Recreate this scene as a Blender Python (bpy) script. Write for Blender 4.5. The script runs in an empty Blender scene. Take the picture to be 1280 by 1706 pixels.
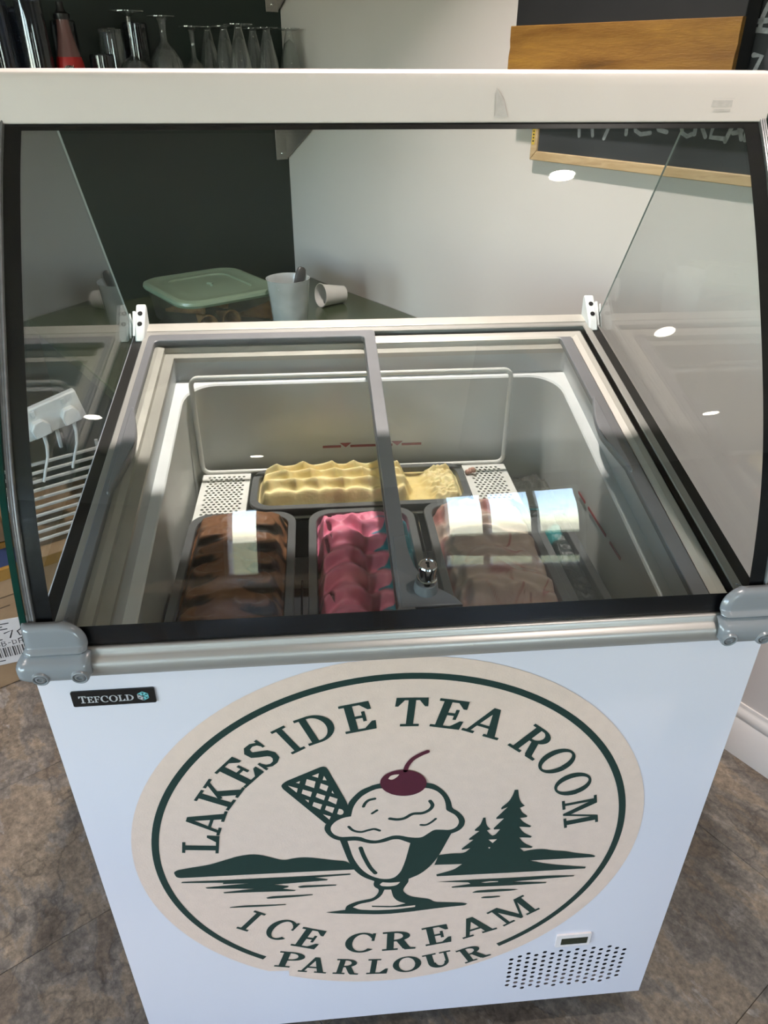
import bpy, bmesh, math, random
from math import sin, cos, pi, radians, sqrt, atan2, hypot, exp
from mathutils import Vector, Matrix, noise
from mathutils.geometry import tessellate_polygon

random.seed(7)
SC = bpy.context.scene
COL = SC.collection
ZP = 0.913            # height of the top edge of the freezer's front panel above the floor
SL = math.tan(radians(11.2))   # the freezer's glass lids slope up towards the back

# ------------------------------------------------------------------ camera
cam_d = bpy.data.cameras.new('camera')
cam = bpy.data.objects.new('camera', cam_d)
COL.objects.link(cam)
cam_d.sensor_fit = 'HORIZONTAL'
cam_d.sensor_width = 36.0
cam_d.lens = 36.0 * 1229.85 / 1280.0
cam_d.clip_start = 0.02
PITCH, YAW, ROLL = 0.547685, 0.0874069, 0.0034509
fw = Vector((sin(YAW) * cos(PITCH), cos(YAW) * cos(PITCH), -sin(PITCH)))
rt = Vector((cos(YAW), -sin(YAW), 0))
up = rt.cross(fw)
r2 = cos(ROLL) * rt + sin(ROLL) * up
u2 = -sin(ROLL) * rt + cos(ROLL) * up
cam.matrix_world = Matrix(((r2.x, u2.x, -fw.x, -0.0898927), (r2.y, u2.y, -fw.y, -0.638067),
                           (r2.z, u2.z, -fw.z, ZP + 0.589532), (0, 0, 0, 1)))
SC.camera = cam

# ------------------------------------------------------------------ view, world, lights
SC.view_settings.view_transform = 'Standard'
SC.view_settings.look = 'None'
SC.view_settings.gamma = 1.0
SC.view_settings.exposure = 0.13
try:
    SC.view_settings.use_curve_mapping = False
except Exception:
    pass
SC.cycles.use_denoising = True
try:
    SC.cycles.denoiser = 'OPENIMAGEDENOISE'
    SC.cycles.denoising_input_passes = 'RGB_ALBEDO_NORMAL'
except Exception:
    pass
SC.cycles.max_bounces = 14
SC.cycles.transparent_max_bounces = 40
SC.cycles.glossy_bounces = 6
SC.cycles.diffuse_bounces = 5
SC.cycles.caustics_reflective = False
SC.cycles.caustics_refractive = False
SC.cycles.sample_clamp_indirect = 6.0
SC.cycles.blur_glossy = 0.5

# the room is square to two walls that meet in the corner C0: D1 runs along the white wall, D2 along the green one
C0 = (-0.18, 2.33)
D1 = (0.532, -0.847)
D2 = (-0.847, -0.532)
S1, S2, CEIL = 6.4, 5.6, 2.453


def W(s, t, z):
    """room coordinates (s along the white wall, t along the green wall, both from the corner) to world"""
    return (C0[0] + D1[0] * s + D2[0] * t, C0[1] + D1[1] * s + D2[1] * t, z)


def inv_w(x, y):
    dx, dy = x - C0[0], y - C0[1]
    return dx * D1[0] + dy * D1[1], dx * D2[0] + dy * D2[1]


world = bpy.data.worlds.new('sky')
SC.world = world
world.use_nodes = True
wn = world.node_tree
wn.nodes.clear()
wo = wn.nodes.new('ShaderNodeOutputWorld')
wb = wn.nodes.new('ShaderNodeBackground')
ws = wn.nodes.new('ShaderNodeTexSky')
ws.sky_type = 'NISHITA'
ws.sun_disc = False
ws.sun_elevation = radians(38)
ws.sun_rotation = radians(60)
wb.inputs['Strength'].default_value = 5.4
wt = wn.nodes.new('ShaderNodeMix')          # a thin veil of bright cloud over the blue
wt.data_type = 'RGBA'
wt.inputs[0].default_value = 0.35
wt.inputs[7].default_value = (0.62, 0.58, 0.56, 1)
wn.links.new(ws.outputs['Color'], wt.inputs[6])
wn.links.new(wt.outputs[2], wb.inputs['Color'])
wn.links.new(wb.outputs['Background'], wo.inputs['Surface'])

sun_d = bpy.data.lights.new('sun', 'SUN')
sun_d.energy = 12.0
sun_d.angle = radians(0.6)
sun_d.color = (1.0, 0.95, 0.86)
sun = bpy.data.objects.new('sun', sun_d)
COL.objects.link(sun)
sun.location = (0, 0, 6)
# the sun stands behind the building's back corner, so it lights the lawn and does not come in
sv = Vector((D1[0] * 0.75 + D2[0] * 0.35, D1[1] * 0.75 + D2[1] * 0.35, -0.95))
sun.rotation_euler = sv.to_track_quat('-Z', 'Y').to_euler()

# recessed ceiling spots: a row parallel to the white wall and an unseen row further in, added to even the light at the left
SPOTS = [(-0.03, 0.80), (0.53, -0.20), (1.08, -1.10), (1.65, -2.02),
         (-1.55, -0.75), (-1.0, -1.75), (-0.45, -2.75), (-2.1, 0.2)]
SPOT_W = [31.0, 7.0, 8.0, 9.0, 22.0, 10.0, 10.0, 12.0]
for i, ((x, y), p) in enumerate(zip(SPOTS, SPOT_W)):
    ld = bpy.data.lights.new('spot_lamp', 'AREA')
    ld.shape = 'DISK'
    ld.size = 0.060
    ld.energy = p * 0.52
    ld.color = (1.0, 0.885, 0.83)
    ld.spread = radians(96)
    lo = bpy.data.objects.new('spot_lamp', ld)
    COL.objects.link(lo)
    lo.location = (x, y, CEIL - 0.0062)


# ------------------------------------------------------------------ materials
def nt(name):
    m = bpy.data.materials.new(name)
    m.use_nodes = True
    t = m.node_tree
    t.nodes.clear()
    o = t.nodes.new('ShaderNodeOutputMaterial')
    return m, t, o


def bsdf(t, col, rough=0.5, metal=0.0, spec=0.5, coat=0.0, sss=0.0):
    b = t.nodes.new('ShaderNodeBsdfPrincipled')
    b.inputs['Base Color'].default_value = (*col, 1)
    b.inputs['Roughness'].default_value = rough
    b.inputs['Metallic'].default_value = metal
    b.inputs['Specular IOR Level'].default_value = spec
    b.inputs['Coat Weight'].default_value = coat
    if sss:
        b.inputs['Subsurface Weight'].default_value = sss
        b.inputs['Subsurface Radius'].default_value = (0.01, 0.006, 0.004)
        b.inputs['Subsurface Scale'].default_value = 0.5
    return b


def mat(name, col, rough=0.5, metal=0.0, spec=0.5, coat=0.0, var=0.0, scale=20.0, bump=0.0, bscale=60.0, sss=0.0,
        stretch=(1, 1, 1)):
    """principled material with a little procedural colour variation and relief"""
    m, t, o = nt(name)
    b = bsdf(t, col, rough, metal, spec, coat, sss)
    t.links.new(b.outputs[0], o.inputs[0])
    if var or bump:
        tc = t.nodes.new('ShaderNodeTexCoord')
        mp = t.nodes.new('ShaderNodeMapping')
        mp.inputs['Scale'].default_value = stretch
        t.links.new(tc.outputs['Object'], mp.inputs[0])
    if var:
        n = t.nodes.new('ShaderNodeTexNoise')
        n.inputs['Scale'].default_value = scale
        n.inputs['Detail'].default_value = 6
        t.links.new(mp.outputs[0], n.inputs['Vector'])
        r = t.nodes.new('ShaderNodeValToRGB')
        r.color_ramp.elements[0].position = 0.3
        r.color_ramp.elements[1].position = 0.7
        r.color_ramp.elements[0].color = (*[max(0, c * (1 - var)) for c in col], 1)
        r.color_ramp.elements[1].color = (*[min(1, c * (1 + var)) for c in col], 1)
        t.links.new(n.outputs['Fac'], r.inputs[0])
        t.links.new(r.outputs[0], b.inputs['Base Color'])
    if bump:
        n2 = t.nodes.new('ShaderNodeTexNoise')
        n2.inputs['Scale'].default_value = bscale
        n2.inputs['Detail'].default_value = 4
        t.links.new(mp.outputs[0], n2.inputs['Vector'])
        bp = t.nodes.new('ShaderNodeBump')
        bp.inputs['Strength'].default_value = bump
        bp.inputs['Distance'].default_value = 0.002
        t.links.new(n2.outputs['Fac'], bp.inputs['Height'])
        t.links.new(bp.outputs[0], b.inputs['Normal'])
    return m


def glass(name, tint=(0.95, 0.97, 0.96), f0=0.04, haze=0.0, power=5.0, hazecol=(0.8, 0.82, 0.82), rough=0.0, gain=0.96):
    """sheet glass: lets light and shadow rays straight through, mirrors by Schlick's law on both faces"""
    m, t, o = nt(name)
    tr = t.nodes.new('ShaderNodeBsdfTransparent')
    tr.inputs[0].default_value = (*tint, 1)
    gl = t.nodes.new('ShaderNodeBsdfGlossy')
    gl.inputs['Roughness'].default_value = rough
    lw = t.nodes.new('ShaderNodeLayerWeight')
    lw.inputs[0].default_value = 0.5
    pw = t.nodes.new('ShaderNodeMath'); pw.operation = 'POWER'
    pw.inputs[1].default_value = power
    t.links.new(lw.outputs['Facing'], pw.inputs[0])
    ma = t.nodes.new('ShaderNodeMath'); ma.operation = 'MULTIPLY_ADD'
    ma.inputs[1].default_value = gain
    ma.inputs[2].default_value = f0
    t.links.new(pw.outputs[0], ma.inputs[0])
    mx = t.nodes.new('ShaderNodeMixShader')
    t.links.new(ma.outputs[0], mx.inputs[0])
    base = tr
    if haze:
        df = t.nodes.new('ShaderNodeBsdfDiffuse')
        df.inputs[0].default_value = (*hazecol, 1)
        m2 = t.nodes.new('ShaderNodeMixShader')
        m2.inputs[0].default_value = haze
        tc = t.nodes.new('ShaderNodeTexCoord')
        n = t.nodes.new('ShaderNodeTexNoise')
        n.inputs['Scale'].default_value = 5.0
        n.inputs['Detail'].default_value = 5
        t.links.new(tc.outputs['Object'], n.inputs['Vector'])
        mr = t.nodes.new('ShaderNodeMapRange')
        mr.inputs['From Min'].default_value = 0.3
        mr.inputs['From Max'].default_value = 0.7
        mr.inputs['To Min'].default_value = haze * 0.5
        mr.inputs['To Max'].default_value = haze * 1.5
        t.links.new(n.outputs['Fac'], mr.inputs[0])
        t.links.new(mr.outputs[0], m2.inputs[0])
        t.links.new(tr.outputs[0], m2.inputs[1])
        t.links.new(df.outputs[0], m2.inputs[2])
        base = m2
    t.links.new(base.outputs[0], mx.inputs[1])
    t.links.new(gl.outputs[0], mx.inputs[2])
    t.links.new(mx.outputs[0], o.inputs[0])
    return m


def ramp_mat(name, cols, scale, rough=0.5, detail=8, stretch=(1, 1, 1), bump=0.0, bscale=None, distort=0.0, rand=False,
             spec=0.5, rot=0.0, coat=0.0):
    m, t, o = nt(name)
    b = bsdf(t, (1, 1, 1), rough, spec=spec, coat=coat)
    tc = t.nodes.new('ShaderNodeTexCoord')
    mp = t.nodes.new('ShaderNodeMapping')
    mp.inputs['Scale'].default_value = stretch
    if rot:
        m0 = t.nodes.new('ShaderNodeMapping')
        m0.inputs['Rotation'].default_value = (0, 0, rot)
        t.links.new(tc.outputs['Object'], m0.inputs[0])
        t.links.new(m0.outputs[0], mp.inputs[0])
    else:
        t.links.new(tc.outputs['Object'], mp.inputs[0])
    if rand:
        oi = t.nodes.new('ShaderNodeObjectInfo')
        cb = t.nodes.new('ShaderNodeCombineXYZ')
        for i, k in enumerate((37.0, 53.0, 71.0)):
            mm = t.nodes.new('ShaderNodeMath'); mm.operation = 'MULTIPLY'
            mm.inputs[1].default_value = k
            t.links.new(oi.outputs['Random'], mm.inputs[0])
            t.links.new(mm.outputs[0], cb.inputs[i])
        t.links.new(cb.outputs[0], mp.inputs['Location'])
    n = t.nodes.new('ShaderNodeTexNoise')
    n.inputs['Scale'].default_value = scale
    n.inputs['Detail'].default_value = detail
    n.inputs['Roughness'].default_value = 0.62
    n.inputs['Distortion'].default_value = distort
    t.links.new(mp.outputs[0], n.inputs['Vector'])
    r = t.nodes.new('ShaderNodeValToRGB')
    el = r.color_ramp.elements
    while len(el) < len(cols):
        el.new(0.5)
    for e, (p, c) in zip(el, cols):
        e.position = p
        e.color = (*c, 1)
    t.links.new(n.outputs['Fac'], r.inputs[0])
    t.links.new(r.outputs[0], b.inputs['Base Color'])
    if bump:
        n2 = t.nodes.new('ShaderNodeTexNoise')
        n2.inputs['Scale'].default_value = bscale or scale * 2
        n2.inputs['Detail'].default_value = 8
        t.links.new(mp.outputs[0], n2.inputs['Vector'])
        bp = t.nodes.new('ShaderNodeBump')
        bp.inputs['Strength'].default_value = bump
        bp.inputs['Distance'].default_value = 0.004
        t.links.new(n2.outputs['Fac'], bp.inputs['Height'])
        t.links.new(bp.outputs[0], b.inputs['Normal'])
    t.links.new(b.outputs[0], o.inputs[0])
    return m


def emit(name, col, s):
    m, t, o = nt(name)
    e = t.nodes.new('ShaderNodeEmission')
    e.inputs[0].default_value = (*col, 1)
    e.inputs[1].default_value = s
    t.links.new(e.outputs[0], o.inputs[0])
    return m


def attr_mat(name, rough=0.4, coat=0.0, sss=0.0, bump=0.15, bscale=300.0, spec=0.5, roughattr=False):
    """material whose colour is the food's own colour, stored per vertex"""
    m, t, o = nt(name)
    b = bsdf(t, (1, 1, 1), rough, coat=coat, sss=sss, spec=spec)
    a = t.nodes.new('ShaderNodeAttribute')
    a.attribute_name = 'tone'
    t.links.new(a.outputs['Color'], b.inputs['Base Color'])
    tc = t.nodes.new('ShaderNodeTexCoord')
    n2 = t.nodes.new('ShaderNodeTexNoise')
    n2.inputs['Scale'].default_value = bscale
    n2.inputs['Detail'].default_value = 5
    t.links.new(tc.outputs['Object'], n2.inputs['Vector'])
    bp = t.nodes.new('ShaderNodeBump')
    bp.inputs['Strength'].default_value = bump
    bp.inputs['Distance'].default_value = 0.003
    t.links.new(n2.outputs['Fac'], bp.inputs['Height'])
    t.links.new(bp.outputs[0], b.inputs['Normal'])
    t.links.new(b.outputs[0], o.inputs[0])
    return m


def slate_mat():
    """riven slate print: broad brown and grey beds with torn edges, fine grain and pale scuffs"""
    m, t, o = nt('slate_tile')
    N, Lk = t.nodes.new, t.links.new
    b = bsdf(t, (0.1, 0.08, 0.07), 0.46)
    tc, mp, oi, cb = N('ShaderNodeTexCoord'), N('ShaderNodeMapping'), N('ShaderNodeObjectInfo'), N('ShaderNodeCombineXYZ')
    for i, k in enumerate((37.0, 53.0, 71.0)):
        mm = N('ShaderNodeMath'); mm.operation = 'MULTIPLY'; mm.inputs[1].default_value = k
        Lk(oi.outputs['Random'], mm.inputs[0]); Lk(mm.outputs[0], cb.inputs[i])
    Lk(tc.outputs['Object'], mp.inputs[0]); Lk(cb.outputs[0], mp.inputs['Location'])

    def noise_(scale, detail, rough=0.6, dist=0.0, st=(1, 1, 1)):
        m2 = N('ShaderNodeMapping'); m2.inputs['Scale'].default_value = st
        Lk(mp.outputs[0], m2.inputs[0])
        n = N('ShaderNodeTexNoise')
        n.inputs['Scale'].default_value = scale; n.inputs['Detail'].default_value = detail
        n.inputs['Roughness'].default_value = rough; n.inputs['Distortion'].default_value = dist
        Lk(m2.outputs[0], n.inputs['Vector'])
        return n.outputs['Fac']

    def ramp_(f, cols, const=False):
        r = N('ShaderNodeValToRGB')
        el = r.color_ramp.elements
        while len(el) < len(cols):
            el.new(0.5)
        for e, (p_, c) in zip(el, cols):
            e.position = p_; e.color = (*c, 1)
        Lk(f, r.inputs[0])
        return r.outputs[0]

    def mix_(kind, fac, a, c):
        x = N('ShaderNodeMix'); x.data_type = 'RGBA'; x.blend_type = kind
        if isinstance(fac, float):
            x.inputs[0].default_value = fac
        else:
            Lk(fac, x.inputs[0])
        Lk(a, x.inputs[6]); Lk(c, x.inputs[7])
        return x.outputs[2]
    beds = ramp_(noise_(3.4, 9, 0.62, 0.3, (1, 1.9, 1)), [(0.34, (0.060, 0.047, 0.037)), (0.445, (0.105, 0.083, 0.062)), (0.465, (0.080, 0.070, 0.060)), (0.54, (0.125, 0.108, 0.090)),
                                                      (0.555, (0.150, 0.120, 0.088)), (0.64, (0.120, 0.095, 0.070)), (0.66, (0.175, 0.158, 0.138))])
    grain = ramp_(noise_(70, 10, 0.75), [(0.30, (0.50, 0.50, 0.50)), (0.5, (1.3, 1.3, 1.3)), (0.70, (2.3, 2.27, 2.2))])
    c = mix_('MULTIPLY', 0.9, beds, grain)
    scuff = ramp_(noise_(16, 12, 0.8, 0.0, (1, 1.6, 1)), [(0.56, (0, 0, 0)), (0.68, (1, 1, 1))])
    pale = N('ShaderNodeRGB'); pale.outputs[0].default_value = (0.36, 0.33, 0.30, 1)
    sf = N('ShaderNodeMath'); sf.operation = 'MULTIPLY'; sf.inputs[1].default_value = 0.55
    Lk(scuff, sf.inputs[0])
    c = mix_('MIX', sf.outputs[0], c, pale.outputs[0])
    vo = N('ShaderNodeTexVoronoi'); vo.feature = 'DISTANCE_TO_EDGE'; vo.inputs['Scale'].default_value = 3.1
    ds = N('ShaderNodeMix'); ds.data_type = 'VECTOR'; ds.inputs[0].default_value = 0.22
    nz = N('ShaderNodeTexNoise'); nz.inputs['Scale'].default_value = 7.0; nz.inputs['Detail'].default_value = 8
    Lk(mp.outputs[0], nz.inputs['Vector']); Lk(mp.outputs[0], ds.inputs[4]); Lk(nz.outputs['Color'], ds.inputs[5]); Lk(ds.outputs[1], vo.inputs['Vector'])
    crack = ramp_(vo.outputs['Distance'], [(0.0, (0.45, 0.45, 0.45)), (0.012, (1, 1, 1))])
    c = mix_('MULTIPLY', 0.7, c, crack)
    Lk(c, b.inputs['Base Color'])
    bp = N('ShaderNodeBump'); bp.inputs['Strength'].default_value = 0.55; bp.inputs['Distance'].default_value = 0.003
    Lk(noise_(28, 12, 0.7, 0.2, (1, 1.5, 1)), bp.inputs['Height']); Lk(bp.outputs[0], b.inputs['Normal'])
    Lk(b.outputs[0], o.inputs[0])
    return m


M = {}
M['white_wall'] = mat('white_wall_paint', (0.60, 0.555, 0.525), 0.55, var=0.03, scale=3, bump=0.08, bscale=120)
M['green_wall'] = mat('dark_green_paint', (0.007, 0.017, 0.013), 0.5, var=0.1, scale=4, bump=0.05, bscale=150)
M['far_wall'] = mat('far_wall_paint', (0.13, 0.11, 0.095), 0.7, var=0.04, scale=3)
M['ceiling'] = mat('ceiling_paint', (0.72, 0.70, 0.67), 0.8, var=0.02, scale=3)
M['skirting'] = mat('skirting_gloss', (0.66, 0.63, 0.60), 0.28, var=0.03, scale=8)
M['tile'] = slate_mat()
M['screed'] = mat('dark_joint', (0.045, 0.038, 0.032), 0.9, var=0.2)
M['panel_white'] = mat('white_enamel', (0.70, 0.665, 0.705), 0.22, var=0.012, scale=2.5)
M['canopy'] = mat('cream_white_enamel', (0.76, 0.675, 0.635), 0.5, var=0.025, scale=7)
M['alu'] = mat('satin_aluminium', (0.44, 0.425, 0.40), 0.42, metal=0.6, var=0.03, scale=30, stretch=(0.3, 0.3, 4))
M['alu_cream'] = mat('anodised_track', (0.50, 0.475, 0.43), 0.42, metal=0.3, var=0.05, scale=25)
M['gray_plastic'] = mat('grey_plastic', (0.155, 0.155, 0.165), 0.38, var=0.05, scale=30)
M['bracket_gray'] = mat('grey_enamel', (0.21, 0.222, 0.235), 0.24, var=0.03, scale=25, coat=0.2)
M['screw'] = mat('zinc_screw', (0.30, 0.31, 0.32), 0.3, metal=0.6, var=0.1, scale=120)
M['black_rubber'] = mat('black_rubber', (0.012, 0.011, 0.011), 0.35, var=0.2, scale=60)
M['frit'] = mat('black_enamel_frit', (0.004, 0.004, 0.005), 0.25, var=0.1, scale=40)
M['white_plastic'] = mat('white_plastic', (0.66, 0.68, 0.68), 0.35, var=0.02, scale=30)
M['liner'] = mat('liner_plastic', (0.50, 0.52, 0.53), 0.32, var=0.05, scale=9)
M['tank'] = mat('frosted_tank', (0.56, 0.57, 0.55), 0.28, var=0.10, scale=7, bump=0.15, bscale=50)
M['ledge'] = mat('white_ledge', (0.80, 0.81, 0.82), 0.4, var=0.03, scale=30)
M['seal'] = mat('grey_seal', (0.20, 0.195, 0.20), 0.25, var=0.12, scale=90)
M['green_edge'] = mat('polished_glass_edge', (0.004, 0.030, 0.022), 0.12, var=0.2, scale=30)
M['pale_edge'] = mat('pale_glass_edge', (0.42, 0.47, 0.45), 0.2, var=0.05, scale=30)
M['glass_front'] = glass('clear_float_glass')
M['glass_side'] = glass('clear_side_glass', (0.955, 0.97, 0.965), f0=0.045)
M['glass_lid'] = glass('lid_glass', (0.95, 0.96, 0.955))
M['glass_lid_fog'] = glass('misted_lid_glass', (0.93, 0.94, 0.935), haze=0.028)
M['chrome'] = mat('chrome', (0.60, 0.60, 0.60), 0.12, metal=1.0, var=0.03, scale=80)
M['wire_white'] = mat('white_coated_wire', (0.74, 0.73, 0.70), 0.35, var=0.05, scale=30)
M['load_red'] = mat('red_load_line', (0.26, 0.035, 0.04), 0.6, var=0.15, scale=60)
M['dark_void'] = mat('hollow_shade_black', (0.008, 0.008, 0.008), 0.8, var=0.2)  # flat black put in for the shade in the vent and keyhole
M['decal_beige'] = mat('beige_vinyl', (0.745, 0.565, 0.46), 0.42, var=0.03, scale=60, bump=0.25, bscale=420)
M['decal_green'] = mat('dark_green_vinyl', (0.010, 0.034, 0.028), 0.42, var=0.06, scale=90)
M['decal_cherry'] = mat('cherry_red_vinyl', (0.085, 0.012, 0.026), 0.42, var=0.06, scale=90)
M['badge_black'] = mat('black_badge', (0.008, 0.008, 0.008), 0.18, var=0.1)
M['badge_silver'] = mat('silver_print', (0.55, 0.55, 0.56), 0.35, metal=0.3, var=0.05)
M['badge_teal'] = mat('teal_print', (0.16, 0.48, 0.50), 0.4, var=0.05)
M['lcd'] = mat('lcd_screen', (0.022, 0.028, 0.016), 0.15, var=0.08)
M['tape'] = mat('tape_residue', (0.60, 0.54, 0.51), 0.55, var=0.10, scale=120)
M['tub_gray'] = mat('grey_tub_plastic', (0.105, 0.108, 0.112), 0.32, var=0.08, scale=40)
M['worktop'] = mat('green_laminate', (0.050, 0.068, 0.034), 0.16, var=0.06, scale=18)
M['cab_green'] = mat('green_cabinet', (0.014, 0.030, 0.022), 0.45, var=0.08, scale=12)
M['lid_green'] = mat('pale_green_lid', (0.155, 0.215, 0.15), 0.33, var=0.05, scale=18)
M['clear_plastic'] = glass('clear_plastic', (0.94, 0.93, 0.91), f0=0.05, haze=0.05, hazecol=(0.5, 0.48, 0.45), rough=0.08)
M['frosted_plastic'] = glass('frosted_plastic', (0.80, 0.82, 0.82), f0=0.05, haze=0.42, hazecol=(0.70, 0.73, 0.73), rough=0.2)
M['wafer'] = ramp_mat('wafer', [(0.35, (0.22, 0.10, 0.03)), (0.65, (0.42, 0.23, 0.08))], 60, rough=0.7, bump=0.4)
M['paper_white'] = mat('white_paper', (0.62, 0.60, 0.57), 0.6, var=0.03, scale=40)
M['dark_handle'] = mat('dark_handle', (0.035, 0.033, 0.032), 0.4, var=0.15, scale=60)
M['steel'] = mat('brushed_steel', (0.34, 0.32, 0.30), 0.38, metal=0.8, var=0.08, scale=60, stretch=(1, 1, 8))
M['shelf_wood'] = ramp_mat('dark_shelf_board', [(0.3, (0.030, 0.022, 0.016)), (0.7, (0.07, 0.05, 0.035))], 9, stretch=(1, 6, 6), bump=0.1)
M['drink_glass'] = glass('drinking_glass', (0.93, 0.95, 0.94), f0=0.06, power=2.2, haze=0.05, hazecol=(0.6, 0.6, 0.6))
M['smoke_glass'] = glass('smoky_blue_glass', (0.34, 0.37, 0.44), f0=0.05, power=3.0, haze=0.02)
M['syrup'] = mat('pink_syrup_bottle', (0.17, 0.085, 0.08), 0.2, var=0.08, scale=14, coat=0.4)
M['label_red'] = mat('red_label', (0.42, 0.018, 0.018), 0.4, var=0.05)
M['black_plastic'] = mat('black_plastic', (0.010, 0.010, 0.011), 0.35, var=0.15, scale=50)
M['pine'] = ramp_mat('pine_frame', [(0.35, (0.40, 0.27, 0.14)), (0.55, (0.50, 0.36, 0.21)), (0.75, (0.32, 0.20, 0.10))], 6, rough=0.5,
                     stretch=(1, 12, 12), detail=4, distort=1.0, rot=1.01)
M['slate_board'] = mat('chalkboard_slate', (0.026, 0.029, 0.034), 0.6, var=0.35, scale=5, bump=0.05)
M['chalk'] = mat('grey_chalk', (0.32, 0.33, 0.35), 0.85, var=0.25, scale=140)
M['yellow_label'] = mat('yellow_label', (0.60, 0.42, 0.05), 0.5, var=0.05)
M['gold_wood'] = ramp_mat('gold_stained_timber', [(0.25, (0.055, 0.024, 0.005)), (0.42, (0.15, 0.068, 0.012)), (0.58, (0.22, 0.110, 0.022)),
                                                  (0.78, (0.33, 0.175, 0.026))], 4, rough=0.45, stretch=(1, 3, 6), detail=9, distort=0.4, bump=0.25, bscale=70, rot=1.01)
M['matt_black'] = mat('matt_black_board', (0.006, 0.006, 0.007), 0.6, var=0.2, scale=8)
M['cardboard'] = ramp_mat('cardboard', [(0.3, (0.26, 0.165, 0.085)), (0.7, (0.33, 0.215, 0.115))], 14, rough=0.75, bump=0.1)
M['cardboard_dark'] = ramp_mat('dark_cardboard', [(0.3, (0.13, 0.075, 0.035)), (0.7, (0.18, 0.105, 0.05))], 14, rough=0.75, bump=0.1)
M['tape_yellow'] = mat('brown_tape', (0.27, 0.15, 0.035), 0.25, var=0.08)
M['tape_blue'] = mat('blue_print', (0.02, 0.035, 0.09), 0.4, var=0.1)
M['ink'] = mat('black_ink', (0.02, 0.018, 0.018), 0.6, var=0.1)
M['brown_ink'] = mat('brown_ink', (0.10, 0.06, 0.03), 0.6, var=0.1)
M['rack_white'] = mat('white_slat', (0.55, 0.54, 0.51), 0.35, var=0.04)
M['window_white'] = mat('window_frame_white', (0.70, 0.72, 0.74), 0.35, var=0.02)
M['window_glass'] = glass('window_glass', (0.97, 0.98, 0.98))
M['grass'] = ramp_mat('lawn', [(0.3, (0.13, 0.13, 0.045)), (0.6, (0.25, 0.235, 0.10)), (0.8, (0.44, 0.40, 0.20))], 2.2, rough=0.9)
M['oak'] = ramp_mat('oak', [(0.3, (0.24, 0.15, 0.08)), (0.7, (0.38, 0.26, 0.15))], 8, stretch=(1, 8, 1), rough=0.4)
M['lamp'] = emit('lamp_lens', (1.0, 0.90, 0.76), 45.0)
M['ic_choc'] = attr_mat('chocolate_ice_cream', rough=0.45, bump=0.2, bscale=160, spec=0.35)
M['ic_yellow'] = attr_mat('vanilla_ice_cream', rough=0.5, bump=0.22, bscale=200, sss=0.15)
M['ic_pink'] = attr_mat('bubblegum_ice_cream', rough=0.42, bump=0.15, bscale=160, sss=0.15)
M['ic_ripple'] = attr_mat('raspberry_ripple_ice_cream', rough=0.42, bump=0.35, bscale=120, sss=0.12, coat=0.1)
M['teal_fill'] = attr_mat('dark_teal_fill', rough=0.45, bump=0.35, bscale=120)


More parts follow.
